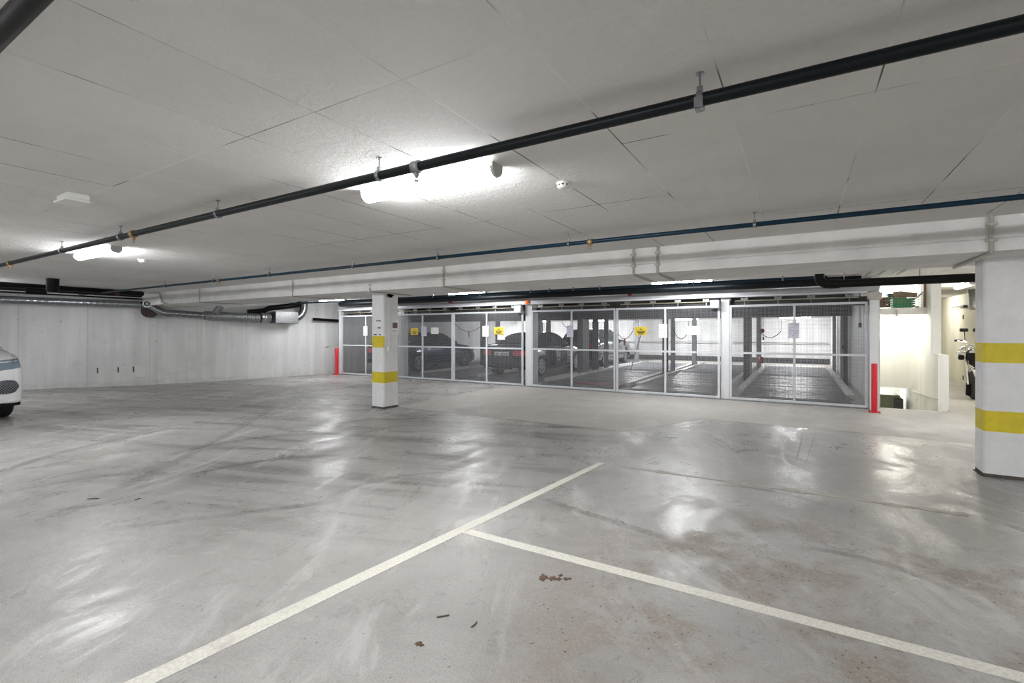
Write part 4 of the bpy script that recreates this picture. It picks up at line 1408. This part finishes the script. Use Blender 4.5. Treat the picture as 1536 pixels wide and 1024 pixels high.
def make_car(label, paint, kind='sedan', rim_spokes=5, fine=6):
    """local frame: +x forward, origin on the ground under the rear bumper centre, z up"""
    t = empty('car', label, 'car', (0, 0, 0))
    # stations: x, half width, sill z, belt z, top z, half width at the top
    if kind == 'sedan':
        st = [(0.00, 0.70, 0.42, 0.78, 0.86, 0.60), (0.06, 0.80, 0.30, 0.88, 0.98, 0.70), (0.25, 0.87, 0.24, 0.93, 1.06, 0.72), (0.75, 0.90, 0.20, 0.95, 1.10, 0.70),
              (1.25, 0.91, 0.19, 0.96, 1.33, 0.60), (1.75, 0.91, 0.19, 0.96, 1.42, 0.57), (2.35, 0.91, 0.19, 0.95, 1.44, 0.57), (2.85, 0.91, 0.19, 0.94, 1.37, 0.58),
              (3.35, 0.91, 0.19, 0.93, 1.10, 0.66), (3.60, 0.905, 0.19, 0.91, 0.99, 0.72), (4.10, 0.89, 0.20, 0.84, 0.92, 0.72), (4.45, 0.85, 0.22, 0.74, 0.82, 0.68), (4.62, 0.76, 0.26, 0.66, 0.70, 0.60), (4.68, 0.66, 0.32, 0.58, 0.61, 0.52)]
        wx = (0.98, 3.78)
        L = 4.68
        ws, rs = (2.95, 3.42), (0.85, 1.45)
        cab = (1.2, 3.1)
    else:                                   # tall hatchback with a blunt nose
        st = [(0.00, 0.74, 0.45, 0.90, 1.05, 0.62), (0.06, 0.84, 0.32, 0.98, 1.22, 0.66), (0.30, 0.90, 0.25, 1.00, 1.46, 0.60), (0.90, 0.92, 0.22, 1.01, 1.56, 0.60),
              (1.60, 0.93, 0.21, 1.01, 1.60, 0.60), (2.30, 0.93, 0.21, 1.01, 1.58, 0.60), (2.75, 0.93, 0.21, 1.01, 1.47, 0.61), (3.20, 0.93, 0.21, 1.01, 1.20, 0.68),
              (3.42, 0.93, 0.21, 1.00, 1.12, 0.76), (3.85, 0.93, 0.22, 0.98, 1.09, 0.76), (4.18, 0.92, 0.23, 0.93, 1.02, 0.75), (4.36, 0.88, 0.24, 0.84, 0.92, 0.72), (4.44, 0.80, 0.27, 0.72, 0.78, 0.66), (4.47, 0.70, 0.32, 0.60, 0.64, 0.56)]
        wx = (0.85, 3.62)
        L = 4.47
        ws, rs = (2.7, 3.3), (0.12, 0.5)
        cab = (0.35, 2.95)
    WR = 0.335
    S_ = catmull(st, 7 * fine // 4)
    rows = []
    for (x, hw, zs, zb, zt, hr) in S_:
        h = zb - zs
        cp = [(0.0, zs + 0.0), (hw * 0.6, zs), (hw * 0.93, zs + 0.02), (hw * 0.99, zs + h * 0.22), (hw, zs + h * 0.5), (hw * 0.985, zs + h * 0.8), (hw * 0.95, zb),
              (hw * 0.95 + (hr - hw * 0.95) * 0.5, zb + (zt - 0.03 - zb) * 0.52), (hr, zt - 0.03), (hr * 0.6, zt - 0.004), (0.0, zt)]
        rows.append([(x, y, z) for (y, z) in catmull(cp, fine)])
    nv = len(rows[0])
    seg = fine
    verts, faces = [], []
    parts = {'body': [], 'window': [], 'windscreen': [], 'rear_window': [], 'headlight': [], 'tail_light': [], 'grille': [], 'skirt': [], 'lip': []}
    full = []
    for r in rows:
        left = [(x, -y, z) for (x, y, z) in r]
        full.append(left[:0] + r[::-1] + left[1:])          # from top centre (+y side) down to bottom, up the -y side
    n_ = len(full[0])
    # end caps: shrinking rings
    def cap(ring, sign, depth):
        zc_ = sum(p[2] for p in ring) / len(ring)
        out = []
        for k in range(1, 9):
            s = 1 - k / 8.0
            s2 = max(s, 0.001)
            out.append([(ring[i][0] + sign * depth * (1 - s2 * s2), ring[i][1] * s2, zc_ + (ring[i][2] - zc_) * s2) for i in range(len(ring))])
        return out
    front = cap(full[-1], 1, 0.03)
    back = cap(full[0], -1, 0.03)
    allr = back[::-1] + full + front
    for r in allr:
        verts += r
    nb = len(back)
    for i in range(len(allr) - 1):
        for j in range(n_ - 1):
            a_, b_, c_, d_ = i * n_ + j, i * n_ + j + 1, (i + 1) * n_ + j + 1, (i + 1) * n_ + j
            pa, pb, pc, pd = verts[a_], verts[b_], verts[c_], verts[d_]
            cx = (pa[0] + pb[0] + pc[0] + pd[0]) / 4
            cy = (pa[1] + pb[1] + pc[1] + pd[1]) / 4
            cz = (pa[2] + pb[2] + pc[2] + pd[2]) / 4
            jj = j if j < (n_ - 1) / 2 else n_ - 2 - j       # index from the top centre
            k_side = jj / seg                                 # 0..1 roof inner, 1..2 roof outer, 2..3, 3..4 window, ...
            # wheel arches are cut out
            cut = False
            for wxx in wx:
                if abs(cy) > 0.5 and (cx - wxx) ** 2 + (cz - WR) ** 2 < 0.375 ** 2 and k_side > 4:
                    cut = True
            if cut:
                continue
            key = 'body'
            if 2.15 <= k_side < 3.85 and cab[0] < cx < cab[1]:
                # pillars
                if not any(abs(cx - px_) < 0.035 for px_ in (cab[0] + 0.0, (cab[0] + cab[1]) / 2 + 0.05, cab[1])):
                    key = 'window'
            if k_side < 1.85 and ws[0] < cx < ws[1]:
                key = 'windscreen'
            if k_side < 1.8 and rs[0] < cx < rs[1] and cz > 1.08:
                key = 'rear_window'
            ay = abs(cy)
            if kind == 'sedan':
                if cx < 0.22 and ay > 0.42 and 0.70 < cz < 0.86:
                    key = 'tail_light'
                if cx > 4.30 and ay > 0.46 and 0.58 < cz < 0.74:
                    key = 'headlight'
                if cx > 4.6 and ay < 0.42 and 0.36 < cz < 0.62:
                    key = 'grille'
            else:
                if cx < 0.2 and ay > 0.5 and 0.82 < cz < 1.0:
                    key = 'tail_light'
                if cx > 4.02 and ay > 0.42 and 0.745 + (ay - 0.42) * 0.12 < cz < 0.90 + (ay - 0.42) * 0.09:
                    key = 'headlight'
                if cx > 4.36 and ay < 0.40 and 0.58 < cz < 0.92:
                    key = 'grille'
            parts[key].append((a_, b_, c_, d_))
    pm = {'body': paint, 'window': M['glass'], 'windscreen': M['glass'], 'rear_window': M['glass'], 'headlight': M['head'], 'tail_light': M['tail'], 'grille': M['honey'], 'skirt': M['black'], 'lip': M['black']}
    for key, fs in parts.items():
        if not fs:
            continue
        groups = [fs]
        if key in ('headlight', 'tail_light', 'window'):
            groups = [[f for f in fs if verts[f[0]][1] > 0], [f for f in fs if verts[f[0]][1] <= 0]]
        for g_ in groups:
            if not g_:
                continue
            used = sorted({i for f in g_ for i in f})
            mp = {v_: k for k, v_ in enumerate(used)}
            mb_ = MB()
            mb_.add([verts[i] for i in used], [tuple(mp[i] for i in f)[::-1] for f in g_], None, True)
            mb_.build(key, pm[key], t)
    # wheel arch liners and wheels
    for wxx in wx:
        for s in (-1, 1):
            ar = MB()
            nn = 20
            vs, fs = [], []
            for k in range(nn + 1):
                a_ = -0.35 + (math.pi + 0.7) * k / nn
                px_, pz_ = wxx + math.cos(a_) * 0.385, WR + math.sin(a_) * 0.385
                vs += [(px_, s * 0.50, max(0.2, pz_)), (px_, s * 0.885, max(0.2, pz_))]
            for k in range(nn):
                fs.append((2 * k, 2 * k + 1, 2 * k + 3, 2 * k + 2))
            ar.add(vs, fs)
            ar.box((wxx - 0.37, s * 0.48, 0.22), (wxx + 0.37, s * 0.50, 0.70))
            ar.build('arch_liner', M['liner'], t)
            wt = MB().lathe([(0.20, -0.11), (0.30, -0.115), (0.328, -0.095), (WR, -0.06), (WR, 0.06), (0.328, 0.095), (0.30, 0.115), (0.20, 0.11)], (0, 0, 0), 'y', 32).build('wheel', M['rubber'], t)
            wt.location = (wxx, s * 0.775, WR)
            rm = MB()
            yo = s * 0.10
            for k in range(rim_spokes * 2):
                a_ = math.pi * k / rim_spokes + (0.07 if k % 2 else -0.07)
                Mr = Matrix.Rotation(-a_, 4, 'Y')
                rm.box((0.03, yo - 0.015, -0.016), (0.215, yo + 0.015, 0.016), None, Mr)
            rm.lathe([(0.055, yo - 0.02), (0.055, yo + 0.02)], (0, 0, 0), 'y', 16)
            vs, fs = [], []
            for k in range(32):
                a_ = 2 * math.pi * k / 32
                for (rr, dy) in ((0.205, -0.02), (0.232, -0.02), (0.232, 0.02), (0.205, 0.02)):
                    vs.append((math.cos(a_) * rr, yo + dy, math.sin(a_) * rr))
            for k in range(32):
                for q_ in range(4):
                    fs.append((k * 4 + q_, k * 4 + (q_ + 1) % 4, ((k + 1) % 32) * 4 + (q_ + 1) % 4, ((k + 1) % 32) * 4 + q_))
            rm.add(vs, fs, None, True)
            rm.build('rim', M['rim'], wt)
            MB().lathe([(0.2, -0.005), (0.2, 0.005)], (0, s * 0.075, 0), 'y', 20).build('brake_disc', M['liner'], wt)
    # mirrors
    mx = (3.0 if kind == 'sedan' else 2.62)
    for s in (-1, 1):
        mm_ = MB()
        mm_.bbox((mx - 0.06, s * 0.90, 0.98), (mx + 0.09, s * 1.02, 1.10), 0.035)
        mm_.box((mx - 0.01, s * 0.84, 0.97), (mx + 0.05, s * 0.95, 1.01))
        mm_.build('mirror', paint, t)
    # door handles and chrome strip
    for s in (-1, 1):
        for hx in (1.62, 2.5):
            MB().bbox((hx, s * 0.898, 0.84), (hx + 0.2, s * 0.925, 0.87), 0.006).build('door_handle', M['chrome'] if kind == 'sedan' else paint, t)
    if kind == 'sedan':
        pl = MB().box((-0.055, -0.26, 0.70), (-0.035, 0.26, 0.81)).build('number_plate', M['plate'], t)
        ch = MB()
        y = 0.21
        glyphs = {'E': ['###', '#  ', '###', '#  ', '###'], 'J': ['  #', '  #', '  #', '# #', '###'], 'A': ['###', '# #', '###', '# #', '# #'], '3': ['###', '  #', ' ##', '  #', '###'],
                  '9': ['###', '# #', '###', '  #', '###'], '1': [' # ', '## ', ' # ', ' # ', '###'], '2': ['###', '  #', '###', '#  ', '###'], ' ': ['   '] * 5}
        for gch in 'EA 39312':
            rows_ = glyphs[gch]
            for r_i, rw in enumerate(rows_):
                for c_i, cc in enumerate(rw):
                    if cc == '#':
                        yy = y - c_i * 0.0155
                        zz = 0.79 - r_i * 0.0145
                        ch.box((-0.058, yy - 0.0155, zz - 0.0145), (-0.055, yy, zz))
            y -= 0.055
        ch.build('lettering', M['ink'], pl)
        star = MB()
        for a_ in (90, 210, 330):
            Mr = Matrix.Rotation(math.radians(a_), 4, 'X')
            star.box((-0.05, 0.0, -0.005), (-0.04, 0.04, 0.005), None, Matrix.Translation((0, 0, 0.87)) @ Mr)
        vs, fs = [], []
        for k in range(20):
            a_ = 2 * math.pi * k / 20
            for (rr, dx) in ((0.038, -0.05), (0.044, -0.05), (0.044, -0.04), (0.038, -0.04)):
                vs.append((dx, math.cos(a_) * rr, 0.87 + math.sin(a_) * rr))
        for k in range(20):
            for q_ in range(4):
                fs.append((k * 4 + q_, k * 4 + (q_ + 1) % 4, ((k + 1) % 20) * 4 + (q_ + 1) % 4, ((k + 1) % 20) * 4 + q_))
        star.add(vs, fs)
        star.build('emblem', M['chrome'], t)
        for s in (-1, 1):
            MB().bbox((-0.03, s * 0.38, 0.27), (0.02, s * 0.60, 0.32), 0.01).build('exhaust_trim', M['chrome'], t)
        MB().box((-0.035, -0.3, 0.83), (-0.02, 0.3, 0.845)).build('trunk_strip', M['chrome'], t)
    return t


paint_blue = mat('paint_blue', (0.012, 0.022, 0.055), 0.22, 0.4, coat=1.0)
paint_dark = mat('paint_dark', (0.03, 0.032, 0.042), 0.22, 0.5, coat=1.0)
paint_black = mat('paint_black', (0.022, 0.022, 0.026), 0.25, 0.3, coat=1.0)
paint_white = mat('paint_white', (0.80, 0.81, 0.83), 0.25, coat=1.0)

carA = make_car('dark blue saloon parked behind the gate with the leftmost yellow sign', paint_blue, 'sedan', 5)
carA.location = (-12.71, 12.15, 0.088)
carA.rotation_euler = (0, 0, math.pi / 2)
carB = make_car('dark grey saloon seen from behind with its number plate behind the mesh gate', paint_dark, 'sedan', 7)
carB.location = (-8.02, 12.75, 0.088)
carB.rotation_euler = (0, 0, math.pi / 2)
carC = make_car('black car in the second row, beyond the number-plated saloon', paint_black, 'hatch', 5, 4)
carC.location = (-7.92, 18.45, 0.088)
carC.rotation_euler = (0, 0, math.pi / 2)
carD = make_car('white car deep in the cages left of the largest yellow sign', paint_white, 'hatch', 6, 4)
carD.location = (-9.3, 23.0, 0.0)
carD.rotation_euler = (0, 0, math.pi / 2)
carD.scale = (0.9, 0.95, 0.97)

# white car at the left edge, nose towards the hall
carE = make_car('white car with angular headlight cut off by the left edge of the picture', paint_white, 'hatch', 5, 16)
carE.location = (-15.86, 1.85, 0.0)
carE.scale = (1, 1, 1.13)
# lower air intake, splitter and headlight strips on its nose
for s in (1, -1):
    vs = []
    mbk = MB()
    n = 20
    def nose(yy):
        return 4.502 - max(0.0, abs(yy) - 0.60) * 0.25 - max(0.0, abs(yy) - 0.76) * 0.6
    nc = 22
    cols = []
    for k in range(nc + 1):
        tt = -1 + 2 * k / nc
        yy = 0.635 + 0.195 * tt
        hh = 0.10 * (max(0.0, 1 - abs(tt) ** 3.2)) ** 0.5 * (1.0 - 0.18 * max(0, -tt))
        cols.append([(nose(yy) + (0.02 if 0 < q_ < 4 else 0.004), s * yy, 0.525 + hh * (q_ - 2) / 2.0) for q_ in range(5)])
    vs = [p_ for c_l in cols for p_ in c_l]
    fs = [(k * 5 + q_, (k + 1) * 5 + q_, (k + 1) * 5 + q_ + 1, k * 5 + q_ + 1) for k in range(nc) for q_ in range(4)]
    mbk.add(vs, fs, None, True)
    mbk.build('air_intake', M['honey'], carE)
    hs = MB()
    for (zz, y0_, y1_) in ((0.83, 0.50, 0.80), (0.885, 0.55, 0.84)):
        pts = [(4.42 - (y_ - 0.45) ** 2 * 0.9, s * y_, zz + (y_ - y0_) * 0.05) for y_ in [y0_ + (y1_ - y0_) * k / 6 for k in range(7)]]
        hs.tube(pts, 0.008, 6)
    hs.build('light_strip', M['headw'], carE)
sp = MB()
pts = [(4.50 - (abs(y_) ** 3) * 0.22, y_, 0.26) for y_ in [-0.84 + 1.68 * k / 16 for k in range(17)]]
sp.tube(pts, 0.028, 8)
sp.build('splitter', M['black'], carE)

# ================================================================== BOLLARDS
def bollard(x, y, h, r, label):
    t = empty('bollard', label, 'bollard', (x, y, 0))
    MB().lathe([(r, 0.01), (r, h - 0.01), (r * 0.9, h)], (0, 0, 0), 'z', 24).build('post', M['redp'], t)
    mb_ = MB().bbox((-r * 1.9, -r * 1.9, 0.0), (r * 1.9, r * 1.9, 0.012), 0.003)
    for sx in (-1, 1):
        for sy in (-1, 1):
            mb_.lathe([(0.011, 0.012), (0.011, 0.024)], (sx * r * 1.5, sy * r * 1.5, 0), 'z', 8)
    mb_.build('base_plate', M['redp'], t)
    return t


q0 = P(1311.5, 618, Z=0)
bollard(q0.x, q0.y, 0.0 + (618 - 545) / F * (q0.y / ray(1311, 500).y), 0.048, 'tall red bollard in front of the end post beside the stairs')
q0 = P(505, 561.5, Z=0)
bollard(q0.x, q0.y, (561.5 - 522) / F * (q0.y / ray(505, 500).y), 0.06, 'distant red bollard between the left wall and the far left cage')

# ================================================================== STAIR RECESS, LOFT AND CRATES
LY = 13.0
t = empty('loft', 'cream loft shelf with timber posts above the stair recess', 'loft', (1.8, LY, 1.9))
wpart(MB().box((ST_X0, LY, 1.89), (ST_X1, LY + 0.08, 2.03)), 'front_board', M['wallw'], t)
wpart(MB().box((ST_X0, LY + 0.08, 2.01), (ST_X1, 15.9, 2.03)), 'floor_board', M['wallw'], t)
mb = MB()
for (a1, b1, mm) in ((1385.5, 1388.0, 'wood'), (1388.5, 1391, 'wood')):
    x0_, x1_ = P(a1, 450, Y=LY + 0.12).x, P(b1, 450, Y=LY + 0.12).x
    mb.box((x0_, LY + 0.1, 2.03), (x1_, LY + 0.16, CEIL - 0.002))
wpart(mb, 'timber_post', M['wood'], t)
mb = MB()
p_ = 0.055
n = int((ST_X1 - ST_X0) / p_)
for k in range(1, n):
    x = ST_X0 + k * p_
    if x < 2.2:
        mb.box((x - 0.0015, LY + 0.02, 2.03), (x + 0.0015, LY + 0.023, CEIL - 0.002))
for k in range(11):
    z = 2.03 + k * p_
    mb.box((ST_X0, LY + 0.017, z - 0.0015), (2.2, LY + 0.02, z + 0.0015))
wpart(mb, 'wire_mesh', M['wire'], t)
tag(MB().box((ST_X0, 15.9, 2.03), (ST_X1, 15.95, CEIL)).build('loft_back_panel', M['wallw']), 'pale panel behind the crates on the loft', 'panel')

def crate(px0, px1, pyt, pyb, Y, depth, m, label, slots=True, name='crate'):
    a1, b1 = P(px0, pyt, Y=Y), P(px1, pyb, Y=Y)
    x0_, x1_, z0_, z1_ = a1.x, b1.x, 2.031, a1.z
    if b1.z > 2.06:
        z0_ = b1.z
    t = empty(name, label, 'crate', (x0_, Y, z0_))
    W, H = x1_ - x0_, z1_ - z0_
    mb = MB()
    th = 0.012
    mb.box((0, 0, 0), (W, depth, th))
    for (xa, xb, ya, yb) in ((0, W, 0, th), (0, W, depth - th, depth), (0, th, th, depth - th), (W - th, W, th, depth - th)):
        nr = 4
        for k in range(nr):
            mb.box((xa, ya, th + (H - th) * k / nr), (xb, yb, th + (H - th) * (k + 0.72) / nr))
        mb.box((xa - 0.004, ya - 0.004, H - 0.02), (xb + 0.004, yb + 0.004, H))
    for k in range(7):
        mb.box((W * k / 6 - 0.008 if k else 0, -0.003, 0), (W * k / 6 + 0.008 if k < 6 else W, 0.0, H))
    mb.build('basket', m, t)
    return t


crate(1339.5, 1373, 447.5, 460, 13.35, 0.4, M['green'], 'bright green plastic crate on the loft')
crate(1332, 1342, 440.5, 460, 13.8, 0.3, M['dgreen'], 'dark green crate standing behind the bright green one on the loft')
crate(1314.5, 1332, 446, 460, 13.35, 0.35, M['cardd'], 'dark brown crate at the left end of the loft')
a1, b1 = P(1343.5, 434, Y=13.4), P(1361, 447.5, Y=13.4)
tag(MB().bbox((a1.x, 13.45, 2.17), (b1.x, 13.7, a1.z - 0.09), 0.004).build('cardboard_box', M['card']), 'small brown box standing in the bright green crate', 'box')
zc = P(1357, 441, Y=13.4).z
Mr = Matrix.Translation((P(1358, 440, Y=13.5).x, 13.55, zc)) @ Matrix.Rotation(0.12, 4, 'Y') @ Matrix.Rotation(0.35, 4, 'Z')
mb = MB().bbox((-0.17, -0.13, -0.05), (0.17, 0.13, 0.05), 0.004, None, Mr)
tag(mb.build('cardboard_box', M['card']), 'tilted flat cardboard box on top of the crates', 'box')
a1, b1 = P(1373, 448, Y=13.3), P(1392.5, 431, Y=13.3)
tag(MB().tube([a1, b1], 0.016, 8).build('leaning_stick', M['white']), 'white stick leaning up from the green crate to the wall', 'stick')
a1 = P(1376, 458, Y=13.2)
tag(MB().bbox((a1.x - 0.03, 13.2, 2.03), (a1.x + 0.03, 13.3, 2.07), 0.004).build('small_box', M['card']), 'tiny box right of the green crate on the loft', 'box')
# round lamp at the ledge and its cable
a1 = P(1345, 474.5, Y=LY - 0.05)
t = empty('dome_lamp', 'small dome lamp hanging under the loft board', 'lamp', tuple(a1))
MB().lathe([(0.065, -0.006), (0.05, 0.012), (0.018, 0.022), (0.012, 0.05), (0.02, 0.14)], (0, 0, 0), 'z', 24).build('shade', M['conduit'], t)
MB().lathe([(0.055, -0.012), (0.055, -0.006)], (0, 0, 0), 'z', 24).build('bulb_cover', M['lamp'], t)
# ring mark on back wall
a1 = P(1341, 507.5, Y=ST_Y1)
vs, fs = [], []
mb = MB()
mb.lathe([(0.05, -0.012), (0.05, 0.0)], (a1.x, ST_Y1, a1.z), 'y', 24)
tag(mb.build('round_cover', M['wallw']), 'round cover on the bright back wall of the stair recess', 'cover')
struct(MB().box((ST_X0, ST_Y1 + 0.15, 0.19), (ST_X1, 16.4, 0.3)).build('ceiling', M['wallw']))  # unseen slab, added to carry the landing lamp
tube_lamp('tube_lamp', 1.82, 15.75, 0.19, 'unseen tube lamp added to light the sunken stair landing', length=0.6, glow='lamp_weak')  # added out of view to lift the dark stair opening
# cabinet below
a1, b1 = P(1320.5, 589, Y=15.0), P(1356.5, 613, Y=15.0)
t = empty('cabinet', 'olive grey cabinet down on the stair landing', 'cabinet', ((a1.x + b1.x) / 2, 15.3, -1.6))
wpart(MB().bbox((a1.x, 15.0, -1.6), (b1.x - 0.08, 15.45, P(1330, 592, Y=15.0).z), 0.01), 'body', M['olive'], t)
wpart(MB().bbox((b1.x - 0.2, 14.97, -1.0), (b1.x - 0.02, 15.4, P(1330, 593, Y=15.0).z - 0.06), 0.01), 'control_panel', M['darksteel'], t)
wpart(MB().box((a1.x, 14.985, -0.62), (b1.x - 0.22, 15.0, -0.6)), 'door_seam', M['darksteel'], t)

# ================================================================== CORRIDOR ITEMS: air duct and motor scooter behind the right column
a1 = P(1458, 432, X=3.85)
dq = empty('corridor_duct', 'pale round air duct curving down behind the right column', 'duct', tuple(a1))
pts = smooth([a1 + Vector((0, 1.2, 0.35)), a1 + Vector((0, 0.3, 0.25)), a1 + Vector((0, -0.1, 0.0)), a1 + Vector((0, -0.25, -0.35)), a1 + Vector((0, -0.3, -0.55))], 5)
wpart(MB().tube(pts, 0.12, 18), 'duct_bend', M['zincd'], dq)

bx_, by_ = 3.36, 14.35
bk = empty('motorcycle', 'black and chrome motorcycle peeping out behind the right column', 'motorcycle', (bx_, by_, 0))
def bp(px_, py_, dy=0.0):
    p__ = P(px_, py_, Y=by_ + dy)
    return p__
def lp(mb_):
    return mb_
fw = MB()
cw = bp(1464.5, 566)
wh = MB().lathe([(0.20, -0.04), (0.26, -0.055), (0.30, -0.05), (0.325, 0.0), (0.30, 0.05), (0.26, 0.055), (0.20, 0.04)], (0, 0, 0), 'x', 28)
wo = wh.build('wheel', M['rubber'], bk)
wo.location = (cw.x + 0.02 - bx_, 0.25, 0.325)
wo2 = MB().lathe([(0.20, -0.05), (0.26, -0.07), (0.30, -0.065), (0.325, 0.0), (0.30, 0.065), (0.26, 0.07), (0.20, 0.05)], (0, 0, 0), 'x', 28).build('wheel', M['rubber'], bk)
wo2.location = (cw.x + 0.02 - bx_ + 0.95, 1.25, 0.325)
wo2.rotation_euler = (0, 0, -0.9)
xc = cw.x + 0.02
mb = MB()
for s in (-0.09, 0.09):
    mb.tube([(xc + s, by_ + 0.25, 0.33), (xc + s, by_ + 0.5, 1.08)], 0.025, 10)
wpart(mb, 'fork', M['chrome'], bk)
grip_l = bp(1443.5, 511)
mb = MB()
hz = grip_l.z
mb.tube([(grip_l.x, by_ + 0.62, hz), (grip_l.x + 0.16, by_ + 0.52, hz - 0.01), (xc - 0.08, by_ + 0.48, hz - 0.10), (xc + 0.08, by_ + 0.48, hz - 0.10), (2 * xc - grip_l.x - 0.16, by_ + 0.52, hz - 0.01), (2 * xc - grip_l.x, by_ + 0.62, hz)], 0.016, 10)
wpart(mb, 'handlebar', M['chrome'], bk)
for s in (1, -1):
    gx = grip_l.x if s == 1 else 2 * xc - grip_l.x
    wpart(MB().tube([(gx, by_ + 0.62, hz), (gx + s * 0.13, by_ + 0.54, hz - 0.008)], 0.024, 12), 'grip', M['rubber'], bk)
    wpart(MB().tube([(gx + s * 0.02, by_ + 0.52, hz - 0.01), (gx + s * 0.18, by_ + 0.46, hz - 0.04)], 0.009, 8), 'brake_lever', M['chrome'], bk)
    mxx = bp(1456, 495).x if s == 1 else 2 * xc - bp(1456, 495).x
    mz = bp(1456, 495).z
    mrr = MB().tube([(gx + s * 0.16, by_ + 0.52, hz), (mxx, by_ + 0.5, mz)], 0.008, 8)
    mrr.bbox((mxx - 0.075, by_ + 0.49, mz - 0.035), (mxx + 0.075, by_ + 0.53, mz + 0.045), 0.015)
    wpart(mrr, 'mirror', M['black'], bk)
hl = bp(1462, 531)
wpart(MB().lathe([(0.04, 0.22), (0.10, 0.14), (0.115, 0.05), (0.115, 0.0), (0.10, -0.02)], (xc, by_ + 0.25, hl.z), 'y', 24), 'headlamp', M['black'], bk)
wpart(MB().lathe([(0.098, -0.03), (0.098, -0.02)], (xc, by_ + 0.25, hl.z), 'y', 24), 'headlamp_glass', M['chrome'], bk)
for s in (-1, 1):
    ix = xc + s * 0.24
    wpart(MB().lathe([(0.02, 0.06), (0.045, 0.03), (0.045, 0.0), (0.03, -0.02)], (ix, by_ + 0.3, hl.z + 0.02), 'y', 14).tube([(ix, by_ + 0.33, hl.z + 0.02), (xc, by_ + 0.4, hl.z + 0.02)], 0.012, 8), 'indicator', M['chrome'], bk)
    wpart(MB().bbox((xc + s * 0.19 - 0.05, by_ + 0.32, hl.z - 0.15), (xc + s * 0.19 + 0.05, by_ + 0.42, hl.z - 0.03), 0.02), 'horn', M['black'], bk)
mb = MB()
pts = [(xc, by_ + 0.25 + 0.36 * math.cos(a_), 0.325 + 0.36 * math.sin(a_)) for a_ in [0.3 + 0.28 * k for k in range(9)]]
mb.tube(pts, 0.06, 10)
wpart(mb, 'front_fender', M['chrome'], bk)
RT = Matrix.Translation((xc, by_ + 0.5, 0)) @ Matrix.Rotation(-0.9, 4, 'Z') @ Matrix.Translation((-xc, -by_ - 0.5, 0))
wpart(MB().bbox((xc - 0.14, by_ + 0.55, 0.72), (xc + 0.14, by_ + 1.1, 0.98), 0.06, None, RT), 'fuel_tank', M['black'], bk)
wpart(MB().bbox((xc - 0.13, by_ + 1.05, 0.68), (xc + 0.13, by_ + 1.75, 0.80), 0.04, None, RT), 'saddle', M['rubber'], bk)
wpart(MB().bbox((xc - 0.16, by_ + 0.65, 0.25), (xc + 0.16, by_ + 1.15, 0.66), 0.05, None, RT), 'engine', M['darksteel'], bk)
mb = MB()
rn = random.Random(9)
for k in range(7):
    cc = bp(1440 + 3.2 * k, 522 + rn.uniform(-2, 5), 0.2)
    rr = rn.uniform(0.018, 0.035)
    mb.lathe([(rr * 0.5, -rr), (rr, -rr * 0.4), (rr, rr * 0.4), (rr * 0.5, rr)], cc, 'y', 10)
    mb.tube([cc, (xc - 0.05, by_ + 0.45, cc.z - 0.03)], 0.009, 6)
wpart(mb, 'lever_cluster', M['chrome'], bk)
ca, cb = bp(1449, 528, 0.22), bp(1461, 541, 0.22)
wpart(MB().bbox((ca.x, by_ + 0.2, cb.z), (cb.x + 0.1, by_ + 0.3, ca.z), 0.03), 'side_cover', M['black'], bk)
f0, f1 = bp(1451.5, 574, 0.3), bp(1455, 594, 0.3)
mb = MB()
mb.add([(f0.x - 0.02, f0.y, f0.z), (f0.x + 0.04, f0.y, f0.z), (f1.x + 0.07, f1.y, f1.z + 0.06), (f1.x, f1.y, f1.z - 0.01), (f1.x - 0.07, f1.y, f1.z + 0.02),
        (f0.x - 0.02, f0.y + 0.04, f0.z), (f0.x + 0.04, f0.y + 0.04, f0.z), (f1.x + 0.07, f1.y + 0.04, f1.z + 0.06), (f1.x, f1.y + 0.04, f1.z - 0.01), (f1.x - 0.07, f1.y + 0.04, f1.z + 0.02)],
       [(0, 1, 2, 3, 4)[::-1], (5, 6, 7, 8, 9), (0, 1, 6, 5), (1, 2, 7, 6), (2, 3, 8, 7), (3, 4, 9, 8), (4, 0, 5, 9)])
mb.tube([(f1.x + 0.03, f1.y + 0.02, f1.z + 0.08), (xc, f1.y + 0.3, f1.z + 0.15)], 0.018, 8)
wpart(mb, 'foot_rest', M['black'], bk)
